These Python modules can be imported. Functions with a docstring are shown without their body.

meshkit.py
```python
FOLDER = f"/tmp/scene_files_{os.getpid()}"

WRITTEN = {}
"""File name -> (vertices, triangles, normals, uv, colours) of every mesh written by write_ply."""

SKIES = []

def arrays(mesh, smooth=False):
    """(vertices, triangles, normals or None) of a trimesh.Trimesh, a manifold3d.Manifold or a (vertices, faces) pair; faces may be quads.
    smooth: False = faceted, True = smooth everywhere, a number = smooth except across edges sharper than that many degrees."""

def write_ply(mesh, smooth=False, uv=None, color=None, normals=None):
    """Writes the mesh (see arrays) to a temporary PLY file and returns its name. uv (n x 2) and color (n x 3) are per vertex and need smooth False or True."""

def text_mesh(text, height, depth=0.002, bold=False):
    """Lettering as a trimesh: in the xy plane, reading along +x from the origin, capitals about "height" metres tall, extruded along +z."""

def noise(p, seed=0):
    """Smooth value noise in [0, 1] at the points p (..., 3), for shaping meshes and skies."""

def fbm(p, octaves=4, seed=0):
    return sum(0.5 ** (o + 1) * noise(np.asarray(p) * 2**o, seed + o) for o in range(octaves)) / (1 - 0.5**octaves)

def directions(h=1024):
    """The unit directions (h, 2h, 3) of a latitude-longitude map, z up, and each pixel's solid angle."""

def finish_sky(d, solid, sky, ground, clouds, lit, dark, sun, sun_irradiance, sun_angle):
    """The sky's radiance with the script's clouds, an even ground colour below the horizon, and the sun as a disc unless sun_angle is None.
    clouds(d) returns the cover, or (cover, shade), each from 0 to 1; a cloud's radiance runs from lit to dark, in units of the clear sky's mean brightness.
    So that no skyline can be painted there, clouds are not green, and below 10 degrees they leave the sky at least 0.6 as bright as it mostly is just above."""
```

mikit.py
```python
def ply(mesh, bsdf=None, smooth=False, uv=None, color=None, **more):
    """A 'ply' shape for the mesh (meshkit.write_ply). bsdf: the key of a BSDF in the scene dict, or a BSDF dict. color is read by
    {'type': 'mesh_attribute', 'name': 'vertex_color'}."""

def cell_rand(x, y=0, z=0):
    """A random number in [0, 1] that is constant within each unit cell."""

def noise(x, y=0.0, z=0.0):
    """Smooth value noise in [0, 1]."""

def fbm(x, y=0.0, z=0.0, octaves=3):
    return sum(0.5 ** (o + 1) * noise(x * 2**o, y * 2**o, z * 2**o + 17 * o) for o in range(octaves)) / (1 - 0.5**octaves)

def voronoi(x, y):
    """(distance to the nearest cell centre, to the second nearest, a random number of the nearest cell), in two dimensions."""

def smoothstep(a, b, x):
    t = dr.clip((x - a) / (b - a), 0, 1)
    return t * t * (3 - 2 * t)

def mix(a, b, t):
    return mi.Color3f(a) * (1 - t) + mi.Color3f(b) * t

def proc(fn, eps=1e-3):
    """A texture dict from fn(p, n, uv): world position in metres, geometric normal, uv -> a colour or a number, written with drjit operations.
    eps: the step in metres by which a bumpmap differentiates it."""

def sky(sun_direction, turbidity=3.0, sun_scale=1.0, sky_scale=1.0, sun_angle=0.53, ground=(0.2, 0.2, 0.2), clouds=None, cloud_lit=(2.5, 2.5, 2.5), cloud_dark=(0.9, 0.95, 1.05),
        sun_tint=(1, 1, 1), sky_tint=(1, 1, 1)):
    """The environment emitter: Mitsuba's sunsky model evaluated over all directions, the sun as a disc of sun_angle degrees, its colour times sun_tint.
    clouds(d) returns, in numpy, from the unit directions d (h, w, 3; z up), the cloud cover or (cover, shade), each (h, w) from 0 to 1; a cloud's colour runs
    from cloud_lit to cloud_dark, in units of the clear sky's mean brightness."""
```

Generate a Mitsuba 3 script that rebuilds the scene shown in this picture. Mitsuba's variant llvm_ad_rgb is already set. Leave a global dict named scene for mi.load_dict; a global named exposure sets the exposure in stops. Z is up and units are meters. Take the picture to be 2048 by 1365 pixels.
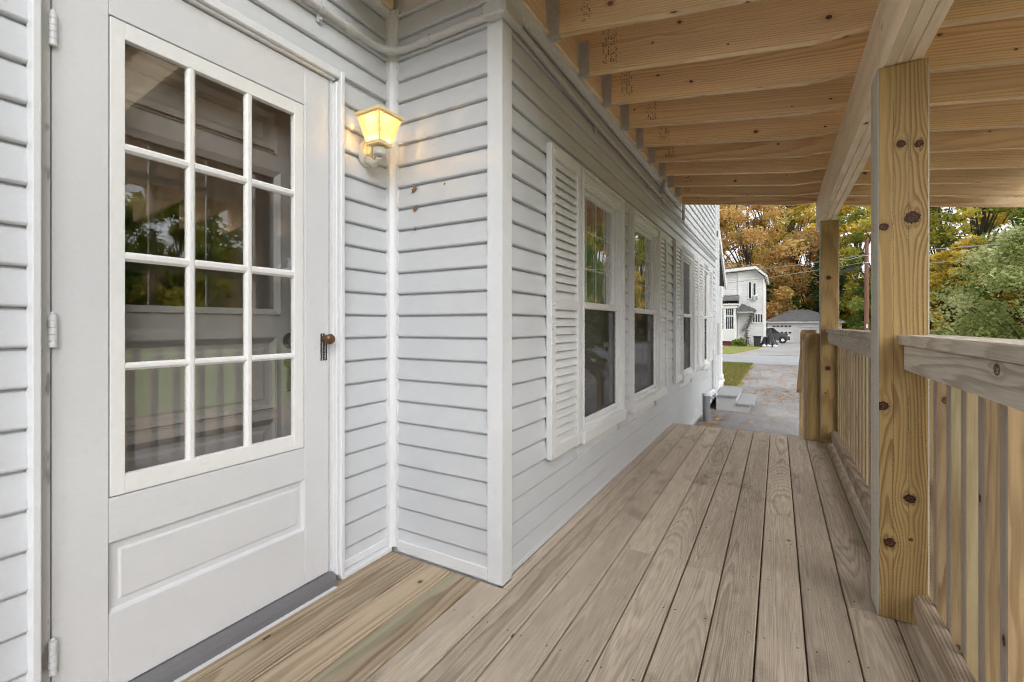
import math, random
import numpy as np
import trimesh
import drjit as dr
import mitsuba as mi
import mikit
from mikit import noise, fbm, cell_rand, smoothstep, mix, proc, ply
from shapely.geometry import Polygon

T = mi.ScalarTransform4f
rng = np.random.default_rng(7)
scene, labels = {'type': 'scene'}, {}

# ------------------------------------------------------------------ camera, sky, exposure
EYE = np.array([0.0, 0.0, 1.07])
YAW = math.atan(531 / 917)
FWD = np.array([-math.sin(YAW), math.cos(YAW), 0.0])
scene['camera'] = {
    'type': 'perspective', 'fov': math.degrees(2 * math.atan(1024 / 917)), 'fov_axis': 'x',
    'near_clip': 0.02, 'far_clip': 600.0, 'principal_point_offset_y': 32.5 / 1365,
    'to_world': T().look_at(origin=EYE.tolist(), target=(EYE + FWD).tolist(), up=[0, 0, 1])}
scene['sky'] = mikit.sky([0.66, -0.58, 0.50], turbidity=3, sun_scale=0.3, sun_angle=45, sun_tint=(0.80, 1.0, 1.44),
                         clouds=lambda d: 1.0, cloud_lit=(1.6, 1.62, 1.68))
exposure = 3.05

# ------------------------------------------------------------------ materials
def mat(key, color, rough=0.6, spec=0.5, **more):
    scene[key] = {'type': 'twosided', 'bsdf': {'type': 'principled', 'base_color': color if isinstance(color, dict) else {'type': 'rgb', 'value': list(color)},
                                               'roughness': rough, 'specular': spec, **more}}
    return key


def bump_mat(key, color, bump, scale, rough=0.5, spec=0.5, eps=1e-3):
    scene[key] = {'type': 'twosided', 'bsdf': {'type': 'bumpmap', 'arbitrary': proc(bump, eps), 'scale': scale,
                  'bsdf': {'type': 'principled', 'base_color': color if isinstance(color, dict) else {'type': 'rgb', 'value': list(color)}, 'roughness': rough, 'specular': spec}}}
    return key


def wood_fn(axis, light, dark, freq=230.0, contrast=1.0, knot=(0.7, 0.4, 0.009, (0.07, 0.03, 0.012)), half=0.06, tone=0.25,
            stain=None, knots=(), tilt=0.05, fiber=0.18, print_marks=False, nails=False, weather=None, cracks=False):
    """Sawn timber: growth rings cut by the faces of each piece, deflected round knots. uv holds the centre of the piece's cross-section."""
    def fn(p, n, uv):
        if axis == 'y':
            a, b, c, nb = p.y, p.x, p.z, n.x
        elif axis == 'z':
            a, b, c, nb = p.z, p.x, p.y, n.x
        else:
            a, b, c, nb = p.x, p.y, p.z + 0.14 * p.x, n.y
        s = dr.floor(uv.x * 700) + 131 * dr.floor(uv.y * 700)
        side = dr.abs(nb) > 0.7
        b0, c0 = b - uv.x, c - uv.y
        t, d = dr.select(side, c0, b0), dr.select(side, b0, c0)
        s = s + dr.select(side, 7919.0, 0.0)
        a1 = a + 53.0 * cell_rand(s, 3)
        L, prob, rad, kcol = knot
        ck = dr.floor(a1 / L)
        ka = (ck + 0.2 + 0.6 * cell_rand(s, ck, 1)) * L
        kt = (cell_rand(s, ck, 2) - 0.5) * 1.7 * half
        kr = rad * (0.35 + 0.9 * cell_rand(s, ck, 4))
        on = dr.select(cell_rand(s, ck, 5) < prob, 1.0, 0.0)
        dt, da = t - kt, (a1 - ka) * 0.6
        r2 = dt * dt + da * da * 0.35
        t1 = t - on * dt * kr * kr * 2.0 / (r2 + kr * kr * 0.7)
        kk = dt * dt + da * da * 1.6
        kmask = on * (1 - smoothstep(0.75, 1.05, dr.sqrt(kk) / kr))
        khalo = on * (1 - smoothstep(0.9, 2.6, dr.sqrt(kk) / kr))
        kin = dr.sqrt(kk) / kr
        for (kx, kz, r0, y0, y1) in knots:
            here = dr.select((p.y > y0) & (p.y < y1) & ~side, 1.0, 0.0)
            ex, ez = p.x - kx, p.z - kz
            q2 = ex * ex + ez * ez * 0.22
            t1 = t1 - here * ex * r0 * r0 * 2.3 / (q2 + r0 * r0 * 0.8)
            w = 1 + 0.35 * (noise(ex * 190 + kx * 900, ez * 190) - 0.5)
            e = dr.sqrt(ex * ex * 0.85 + ez * ez) / r0 * w
            kmask = dr.maximum(kmask, here * (1 - smoothstep(0.85, 1.05, e)))
            khalo = dr.maximum(khalo, here * (1 - smoothstep(0.9, 2.3, e)))
            kin = dr.select(here * (1 - smoothstep(1.0, 1.4, e)) > 0, e, kin)
        pt = (cell_rand(s, 11) - 0.5) * 1.3 * half + (noise(a1 * 0.6, s) - 0.5) * 0.03
        pd = 0.015 + 0.05 * cell_rand(s, 12) + (cell_rand(s, 13) - 0.5) * tilt * a1 + (noise(a1 * 1.1, s, 4.0) - 0.5) * 0.03
        rr = dr.sqrt(dr.square(t1 - pt + 0.006 * (noise(a1 * 3.0, t * 30) - 0.5)) + dr.square(d * 0.6 + pd))
        ring = rr * freq + 0.35 * noise(a1 * 7.0, t * 90)
        fr = ring - dr.floor(ring)
        band = cell_rand(dr.floor(ring), s)
        line = smoothstep(0.25, 0.8, fr) * (1 - smoothstep(0.86, 1.0, fr)) * (0.45 + 0.75 * band)
        fib = noise(a1 * 14.0, t * 420.0, d * 300)
        blot = noise(a1 * 1.7, t * 14.0, s)
        col = mix(light, dark, dr.clip(line * contrast, 0, 1))
        col = col * (1 + tone * (cell_rand(s, 21) - 0.5) + fiber * (fib - 0.5) + 0.22 * (blot - 0.5))
        if stain is not None:
            g = smoothstep(0.52, 0.75, noise(a1 * 0.9, t * 22.0, s + 0.5)) * (0.5 + 0.5 * fib)
            col = mix(col, mi.Color3f(stain), dr.clip(g * 0.75, 0, 1))
        if weather is not None:
            col = mix(col, mi.Color3f(weather) * (0.85 + 0.3 * fib), dr.select(side, 0.8, 0.0))
        col = mix(col, mi.Color3f(kcol) * 3.2, khalo * 0.30)
        core = mi.Color3f(kcol) * (0.7 + 1.9 * smoothstep(0.35, 0.75, noise(t * 420, a1 * 260)) * (1 - smoothstep(0.4, 0.8, kin)))
        col = mix(col, core, kmask)
        if cracks:
            for q in range(3):
                tc = (cell_rand(s, 41 + q) - 0.5) * 1.6 * half + 0.004 * (noise(a1 * 5, q * 3.0) - 0.5) + 0.0012 * (noise(a1 * 60, q * 5.0) - 0.5)
                there = smoothstep(0.50, 0.56, noise(a1 * 2.2, s + q * 9.1))
                col = mix(col, mi.Color3f(0.06, 0.035, 0.015), (1 - smoothstep(0.0004, 0.0011, dr.abs(t - tc))) * there * 0.8)
        if print_marks:
            u, v = (p.x + 0.855 - 0.09 * cell_rand(s, 33)) / (0.010 + 0.005 * cell_rand(s, 34)), (c0 + 0.05 * cell_rand(s, 35)) / 0.010
            rows = (u > 0) & (u < 3 + 3.5 * cell_rand(s, 36)) & (cell_rand(s, 31) > 0.15) & (dr.abs(c0) < 0.11)
            inrow = dr.abs(u - dr.floor(u) - 0.5) < 0.33
            glyph = cell_rand(dr.floor(u * 3), dr.floor(v * 3.0), s) > 0.52
            word = noise(dr.floor(v * 0.6) * 1.7, dr.floor(u) * 3.1, s) > 0.42
            ink = dr.select(rows & inrow & glyph & word, 0.75, 0.0)
            col = mix(col, mi.Color3f(0.05, 0.03, 0.02), ink)
        if nails:
            ya = dr.floor(p.y / 0.41 + 0.13)
            ny = p.y - (ya - 0.13 + 0.5) * 0.41 + 0.012 * (cell_rand(ya, s) - 0.5)
            nx = dr.abs(b0) - 0.048 + 0.012 * (cell_rand(ya, s, 6) - 0.5)
            nd = dr.sqrt(nx * nx + ny * ny)
            col = mix(col, mi.Color3f(0.03, 0.025, 0.02), (1 - smoothstep(0.0025, 0.0042, nd)) * dr.select(n.z > 0.7, 0.9, 0.0))
            dirt = smoothstep(0.66, 0.82, fbm(p.x * 9, p.y * 5, 3.0)) * (0.35 + 0.65 * noise(p.x * 260, p.y * 160))
            col = mix(col, mi.Color3f(0.13, 0.095, 0.07), dr.clip(dirt, 0, 1) * 0.55)
        return col
    return proc(fn)


def paint_fn(base, dirt=0.06, fine=0.03):
    base = np.array(base)

    def fn(p, n, uv):
        m = fbm(p.x * 3 + 5, p.y * 3, p.z * 3)
        f = noise(p.x * 160, p.y * 160, p.z * 160)
        spot = smoothstep(0.80, 0.9, noise(p.x * 45 + 9, p.y * 45, p.z * 45)) * smoothstep(0.5, 0.7, m)
        c = mi.Color3f(*base.tolist()) * (1 + dirt * (m - 0.5) * 2 + fine * (f - 0.5))
        return mix(c, c * mi.Color3f(0.8, 0.78, 0.74), spot * 0.15)
    return proc(fn)


def siding_bump(p, n, uv):
    along = dr.select(dr.abs(n.x) > 0.6, p.y, p.x)
    return noise(along * 9.0, p.z * 330.0) * 0.6 + noise(along * 2.5, p.z * 90, 4.0) * 0.4 + 0.6 * noise(along * 1.6, p.z * 9.0, 8.0)


def paint_bump(p, n, uv):
    strip = smoothstep(1.15, 1.19, p.y) * (1 - smoothstep(0.98, 1.15, p.z))
    wave = noise((p.y + 0.02 * noise(p.z * 7, 3.0)) * 150 + 5 * noise(p.z * 6, p.y * 20), p.z * 22)
    return noise(p.x * 55, p.y * 55, p.z * 40) * 0.5 + noise(p.x * 190, p.y * 190, p.z * 60) * 0.35 + strip * wave * 1.6


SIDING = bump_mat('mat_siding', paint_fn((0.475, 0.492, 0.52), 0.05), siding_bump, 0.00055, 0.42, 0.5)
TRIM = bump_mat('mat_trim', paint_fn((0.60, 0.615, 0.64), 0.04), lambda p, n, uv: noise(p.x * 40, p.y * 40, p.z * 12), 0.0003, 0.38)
DOORPAINT = bump_mat('mat_door_paint', paint_fn((0.565, 0.575, 0.60), 0.05), paint_bump, 0.0008, 0.34)
SASH = mat('mat_sash', paint_fn((0.66, 0.665, 0.67), 0.04), 0.35)
VINYL = mat('mat_vinyl', paint_fn((0.62, 0.63, 0.64), 0.03), 0.35)
SHUTTER = mat('mat_shutter', paint_fn((0.58, 0.59, 0.60), 0.04), 0.4)
LOUVER = mat('mat_louver', paint_fn((0.56, 0.57, 0.58), 0.05), 0.4)
GREYPAINT = bump_mat('mat_grey_paint', paint_fn((0.13, 0.13, 0.14), 0.15, 0.1), lambda p, n, uv: noise(p.x * 60, p.y * 40, p.z * 60), 0.0006, 0.5)
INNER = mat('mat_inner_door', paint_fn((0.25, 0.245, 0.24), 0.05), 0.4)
SILLGREY = mat('mat_jamb', proc(lambda p, n, uv: mix((0.50, 0.50, 0.50), (0.20, 0.19, 0.18), smoothstep(0.62, 0.8, fbm(p.x * 60, p.y * 60, p.z * 14)) * 0.8)), 0.55)
CONDUIT = mat('mat_conduit', paint_fn((0.44, 0.44, 0.44), 0.05), 0.45)
GALV = mat('mat_galvanized', proc(lambda p, n, uv: mix((0.42, 0.43, 0.44), (0.60, 0.61, 0.63), fbm(p.x * 60, p.y * 60, p.z * 60))), 0.45, metallic=0.3)
BRASS = mat('mat_brown_brass', proc(lambda p, n, uv: mix((0.08, 0.045, 0.02), (0.17, 0.10, 0.05), fbm(p.x * 90, p.y * 90, p.z * 90))), 0.35, metallic=0.5)
BLACKIRON = mat('mat_black_iron', (0.02, 0.018, 0.018), 0.4)
NICKEL = mat('mat_dark_nickel', (0.045, 0.042, 0.04), 0.3, metallic=0.2)
DARK = mat('mat_dark', (0.012, 0.012, 0.012), 0.8, 0.1)
ROOM = mat('mat_room', (0.42, 0.33, 0.26), 0.8, 0.1)
CABINET = mat('mat_cabinet', proc(lambda p, n, uv: mix((0.36, 0.22, 0.13), (0.25, 0.14, 0.08), noise(p.y * 60, p.z * 3))), 0.5)
CURTAIN = mat('mat_curtain', proc(lambda p, n, uv: mix((0.15, 0.14, 0.13), (0.09, 0.085, 0.08), noise(p.y * 45, p.z * 0.6))), 0.9, 0.1)
SCREEN = 'mat_screen'
scene[SCREEN] = {'type': 'mask', 'opacity': 0.45, 'bsdf': {'type': 'twosided', 'bsdf': {'type': 'diffuse', 'reflectance': {'type': 'rgb', 'value': [0.07, 0.07, 0.075]}}}}
GLASS = 'mat_glass'
scene[GLASS] = {'type': 'thindielectric', 'int_ior': 1.9}
LOWE = 'mat_coated_glass'
scene[LOWE] = {'type': 'thindielectric', 'int_ior': 2.3}

DECKW = mat('mat_deck', wood_fn('y', (0.52, 0.445, 0.36), (0.31, 0.25, 0.193), 330, 0.6, (0.9, 0.10, 0.010, (0.13, 0.09, 0.065)), 0.065, 0.3, nails=True, fiber=0.42, tilt=0.02), 0.7, 0.25)
DECKNEW = mat('mat_deck_new', wood_fn('y', (0.375, 0.30, 0.215), (0.20, 0.135, 0.08), 150, 0.95, (0.8, 0.5, 0.012, (0.07, 0.04, 0.02)), 0.065, 0.25, stain=(0.29, 0.30, 0.21), fiber=0.3), 0.62, 0.3)
POSTKNOTS = ((0.386, 1.721, 0.013, 1, 3), (0.434, 1.712, 0.013, 1, 3), (0.335, 1.427, 0.014, 1, 3), (0.416, 1.453, 0.022, 1, 3), (0.332, 0.773, 0.018, 1, 3),
             (0.41, 0.448, 0.016, 1, 3), (0.352, 0.278, 0.017, 1, 3), (0.412, 0.303, 0.005, 1, 3), (0.399, 1.495, 0.017, 4, 6), (0.395, 0.677, 0.02, 4, 6), (0.375, 0.45, 0.007, 4, 6))
POSTW = mat('mat_post', wood_fn('z', (0.40, 0.275, 0.118), (0.225, 0.135, 0.05), 105, 0.85, (0.9, 0.0, 0.01, (0.05, 0.02, 0.01)), 0.07, 0.1, knots=POSTKNOTS, tilt=0.07, weather=(0.47, 0.465, 0.44), cracks=True), 0.6, 0.3)
BALW = mat('mat_baluster', wood_fn('z', (0.305, 0.212, 0.112), (0.17, 0.105, 0.05), 130, 0.95, (0.45, 0.25, 0.011, (0.05, 0.025, 0.015)), 0.02, 0.55, stain=(0.34, 0.31, 0.18), tilt=0.025, fiber=0.35, weather=(0.34, 0.29, 0.255)), 0.65, 0.3)
RAILW = mat('mat_rail', wood_fn('y', (0.47, 0.43, 0.37), (0.32, 0.28, 0.23), 210, 0.85, (0.8, 0.3, 0.012, (0.12, 0.09, 0.07)), 0.045, 0.2, fiber=0.25), 0.72, 0.25)
RAILBROWN = mat('mat_bottom_rail', wood_fn('y', (0.40, 0.33, 0.26), (0.25, 0.185, 0.13), 200, 0.95, (0.8, 0.3, 0.010, (0.12, 0.08, 0.05)), 0.045, 0.2, fiber=0.3), 0.72, 0.25)
JOISTW = mat('mat_joist', wood_fn('x', (0.85, 0.66, 0.43), (0.62, 0.42, 0.22), 95, 0.8, (0.19, 0.7, 0.0095, (0.13, 0.07, 0.035)), 0.125, 0.26, print_marks=True, tilt=0.03, fiber=0.1), 0.6, 0.25)
BEAMW = mat('mat_beam', wood_fn('y', (0.80, 0.67, 0.51), (0.68, 0.53, 0.38), 120, 0.8, (0.9, 0.5, 0.010, (0.13, 0.08, 0.05)), 0.1, 0.22, tilt=0.03, fiber=0.12), 0.6, 0.25)
LEDGERW = mat('mat_ledger', wood_fn('y', (0.80, 0.63, 0.42), (0.68, 0.50, 0.30), 130, 0.7, (0.9, 0.4, 0.009, (0.10, 0.05, 0.02)), 0.1, 0.15), 0.6, 0.25)
HANDRAIL = mat('mat_handrail', wood_fn('y', (0.66, 0.47, 0.27), (0.54, 0.36, 0.18), 130, 0.6, (0.9, 0.2, 0.009, (0.10, 0.05, 0.02)), 0.06, 0.1), 0.6, 0.25)
SHEATH = mat('mat_sheathing', proc(lambda p, n, uv: mix((0.72, 0.58, 0.40), (0.62, 0.48, 0.31), fbm(p.x * 9, p.y * 50))), 0.7)
SHINGLE = mat('mat_shingle', proc(lambda p, n, uv: mix((0.10, 0.10, 0.105), (0.17, 0.17, 0.175), cell_rand(p.x * 5 + p.y * 5, p.z * 12) * 0.6 + 0.4 * fbm(p.x * 3, p.y * 3, p.z * 3))), 0.85, 0.2)

# lamp
scene['mat_bulb'] = {'type': 'diffuse', 'reflectance': {'type': 'rgb', 'value': [0.8, 0.8, 0.8]}}
LAMPMETAL = mat('mat_lamp_brass', (0.70, 0.55, 0.28), 0.35)
LAMPGREY = mat('mat_lamp_grey', paint_fn((0.50, 0.485, 0.43), 0.1), 0.45)
scene['mat_lamp_pane'] = {'type': 'blendbsdf', 'weight': 0.45,
                          'a': {'type': 'principledthin', 'base_color': {'type': 'rgb', 'value': [0.97, 0.76, 0.32]}, 'roughness': 0.35, 'diff_trans': 1.5, 'spec_trans': 0.0, 'eta': 1.5},
                          'b': {'type': 'thindielectric', 'specular_transmittance': {'type': 'rgb', 'value': [1.0, 0.88, 0.55]}}}

# outdoors
def asphalt_fn(base, leaf=0.0):
    def fn(p, n, uv):
        m = fbm(p.x * 1.3, p.y * 0.9)
        g = noise(p.x * 70, p.y * 70)
        patch = smoothstep(0.48, 0.56, fbm(p.x * 0.7 + 8, p.y * 0.45))
        crack = 1 - smoothstep(0.0, 0.012, dr.abs(p.y - 8.15 - 0.25 * noise(p.x * 3, 2.0) + 0.1 * p.x))
        crack2 = 1 - smoothstep(0.0, 0.03, dr.abs(p.y - 17.2 - 0.3 * noise(p.x * 2, 7.0)))
        c = mi.Color3f(*base) * (0.62 + 0.5 * m + 0.4 * (g - 0.5) + 0.3 * (noise(p.x * 18, p.y * 18) - 0.5) + 0.2 * patch)
        wet = smoothstep(0.55, 0.7, fbm(p.x * 1.1 + 3, p.y * 1.1)) * (1 - smoothstep(7.5, 8.5, p.y + noise(p.x * 4, p.y * 4)))
        c = mix(c, c * mi.Color3f(0.62, 0.6, 0.55), wet)
        return mix(c, mi.Color3f(0.03, 0.03, 0.03), dr.maximum(crack, crack2) * 0.8)
    return proc(fn)


ASPHALT = mat('mat_asphalt', asphalt_fn((0.235, 0.222, 0.222)), 0.85, 0.3)
ROADM = mat('mat_road', proc(lambda p, n, uv: mi.Color3f(0.27, 0.275, 0.285) * (0.85 + 0.3 * fbm(p.x * 0.6, p.y * 3))), 0.8, 0.3)


def litter(p, n, uv):
    v = noise(p.x * 22, p.y * 22)
    w = fbm(p.x * 60, p.y * 60)
    leaf = mix((0.26, 0.185, 0.125), (0.46, 0.36, 0.265), v * 0.6 + w * 0.4)
    gr = mix((0.16, 0.21, 0.06), (0.28, 0.33, 0.12), w)
    far = smoothstep(5.0, 6.5, p.x + 1.2 * noise(p.x * 0.8, p.y * 0.8) + 0.35 * (noise(p.x * 6, p.y * 6) - 0.5))
    return mix(leaf, gr, far)


GROUND = mat('mat_ground', proc(litter), 0.95, 0.1)
LAWN = mat('mat_lawn', proc(lambda p, n, uv: mix(mix((0.13, 0.15, 0.045), (0.22, 0.22, 0.08), fbm(p.x * 14, p.y * 10)), (0.25, 0.17, 0.07),
                                               smoothstep(0.45, 0.7, fbm(p.x * 5, p.y * 2.2)) * 0.65)), 0.95, 0.1)
LAWN2 = mat('mat_far_lawn', proc(lambda p, n, uv: mix((0.13, 0.15, 0.045), (0.22, 0.22, 0.08), fbm(p.x * 3, p.y * 3))), 0.95, 0.1)
HILL = mat('mat_hill', proc(lambda p, n, uv: mix((0.05, 0.045, 0.02), (0.16, 0.10, 0.035), fbm(p.x * 0.5, p.y * 0.5, p.z * 0.7))), 0.95, 0.1)
BARK = mat('mat_bark', proc(lambda p, n, uv: mix((0.05, 0.042, 0.035), (0.14, 0.12, 0.10), fbm(p.x * 9, p.y * 9, p.z * 2.5))), 0.9, 0.1)
POLEW = mat('mat_pole', proc(lambda p, n, uv: mix((0.16, 0.075, 0.05), (0.27, 0.15, 0.11), fbm(p.x * 20, p.y * 20, p.z * 3))), 0.9, 0.1)


def leaf_mat(key, c0, c1, c2, trans=1.1):
    def fn(p, n, uv):
        t = 0.45 * uv.x + 0.55 * uv.y
        c = mix(c0, c1, smoothstep(0.15, 0.55, t))
        return mix(c, mi.Color3f(*c2), smoothstep(0.55, 0.85, t))
    scene[key] = {'type': 'principledthin', 'base_color': proc(fn), 'roughness': 0.55, 'diff_trans': trans, 'eta': 1.4}
    return key


ORANGE = leaf_mat('mat_leaf_orange', (0.36, 0.29, 0.11), (0.66, 0.42, 0.17), (0.76, 0.59, 0.25))
YELLOW = leaf_mat('mat_leaf_yellow', (0.305, 0.281, 0.061), (0.708, 0.537, 0.110), (0.800, 0.659, 0.146))
YGREEN = leaf_mat('mat_leaf_yellow_green', (0.195, 0.244, 0.055), (0.439, 0.451, 0.098), (0.756, 0.634, 0.146))
GREEN = leaf_mat('mat_leaf_green', (0.098, 0.171, 0.043), (0.207, 0.305, 0.073), (0.390, 0.427, 0.122))
CONIFER = leaf_mat('mat_leaf_conifer', (0.073, 0.122, 0.061), (0.122, 0.195, 0.085), (0.195, 0.268, 0.110))
PALE = leaf_mat('mat_leaf_pale', (0.25, 0.31, 0.10), (0.47, 0.52, 0.22), (0.70, 0.70, 0.42))
BROWNL = leaf_mat('mat_leaf_brown', (0.34, 0.24, 0.10), (0.62, 0.36, 0.16), (0.76, 0.52, 0.22))
BLADE = leaf_mat('mat_grass_blade', (0.14, 0.17, 0.05), (0.26, 0.28, 0.09), (0.40, 0.33, 0.13), 0.8)

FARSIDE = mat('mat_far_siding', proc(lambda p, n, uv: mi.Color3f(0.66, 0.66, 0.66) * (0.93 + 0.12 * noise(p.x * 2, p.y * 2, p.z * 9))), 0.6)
FARTRIM = mat('mat_far_trim', (0.72, 0.72, 0.72), 0.5)
FARGLASS = mat('mat_far_glass', (0.035, 0.04, 0.045), 0.08)
FOUNDRED = mat('mat_red_foundation', (0.16, 0.045, 0.05), 0.8)
BLACKPLASTIC = mat('mat_black_plastic', (0.022, 0.022, 0.025), 0.38)
BINPLASTIC = mat('mat_bin', (0.03, 0.03, 0.034), 0.5)
CARPAINT = mat('mat_car_paint', (0.07, 0.072, 0.078), 0.15, clearcoat=0.8)
CARWHITE = mat('mat_car_white', (0.75, 0.75, 0.75), 0.3)
RUBBER = mat('mat_rubber', (0.02, 0.02, 0.02), 0.8)
STEPTOP = mat('mat_step_top', paint_fn((0.26, 0.265, 0.27), 0.1), 0.6)
STEPSIDE = mat('mat_step_side', paint_fn((0.40, 0.405, 0.405), 0.08), 0.6)
PIPEGREY = mat('mat_pipe', paint_fn((0.20, 0.205, 0.215), 0.1), 0.5)
WIRE = mat('mat_wire', (0.30, 0.30, 0.30), 0.6)
MUD = mat('mat_mud', proc(lambda p, n, uv: mix((0.10, 0.055, 0.025), (0.30, 0.19, 0.10), noise(p.x * 300, p.y * 300, p.z * 300))), 0.9)
CONCRETE = mat('mat_concrete', paint_fn((0.30, 0.29, 0.28), 0.15), 0.9)

# ------------------------------------------------------------------ mesh helpers
def _bevel_topology():
    pts = []
    for sx in (-1, 1):
        for sy in (-1, 1):
            for sz in (-1, 1):
                for k in range(3):
                    q = np.array([sx, sy, sz], float) * 0.8
                    q[k] = [sx, sy, sz][k]
                    pts.append(q)
    pts = np.array(pts)
    hull = trimesh.convex.convex_hull(pts)
    idx = [int(np.argmin(((pts - v) ** 2).sum(1))) for v in hull.vertices]
    return np.array(idx)[hull.faces]


BEV = _bevel_topology()
SGN = np.array([[sx, sy, sz] for sx in (-1, 1) for sy in (-1, 1) for sz in (-1, 1)], float)
CUBEF = np.array([[0, 1, 3], [0, 3, 2], [4, 6, 7], [4, 7, 5], [0, 4, 5], [0, 5, 1], [2, 3, 7], [2, 7, 6], [0, 2, 6], [0, 6, 4], [1, 5, 7], [1, 7, 3]])


def box(x0, x1, y0, y1, z0, z1, bev=0.0):
    c = np.array([x0 + x1, y0 + y1, z0 + z1]) / 2
    h = np.array([x1 - x0, y1 - y0, z1 - z0]) / 2
    if bev <= 0:
        return c + SGN * h, CUBEF
    bev = min(bev, 0.45 * h.min() * 2 / 2)
    v = []
    for s in SGN:
        for k in range(3):
            q = s * (h - bev)
            q[k] = s[k] * h[k]
            v.append(q)
    return c + np.array(v), BEV


def cat(*ms):
    ms = [m for m in (ms[0] if len(ms) == 1 and isinstance(ms[0], list) else ms)]
    vs, fs, at = [], [], 0
    for v, f in ms:
        v, f = np.asarray(v, float), np.asarray(f, int)
        vs.append(v)
        fs.append(f + at)
        at += len(v)
    return np.vstack(vs), np.vstack(fs)


def prism(poly, axis, a0, a1):
    """Polygon (two coordinates in the order of the two other axes) extruded along axis, with caps."""
    m = trimesh.creation.extrude_polygon(Polygon(poly), a1 - a0, engine='earcut')
    v = np.array(m.vertices)
    f = np.array(m.faces)
    w = np.empty_like(v)
    o = [k for k in range(3) if k != axis]
    w[:, o[0]], w[:, o[1]], w[:, axis] = v[:, 0], v[:, 1], v[:, 2] + a0
    if axis == 1:
        f = f[:, ::-1]
    return w, f


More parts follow.
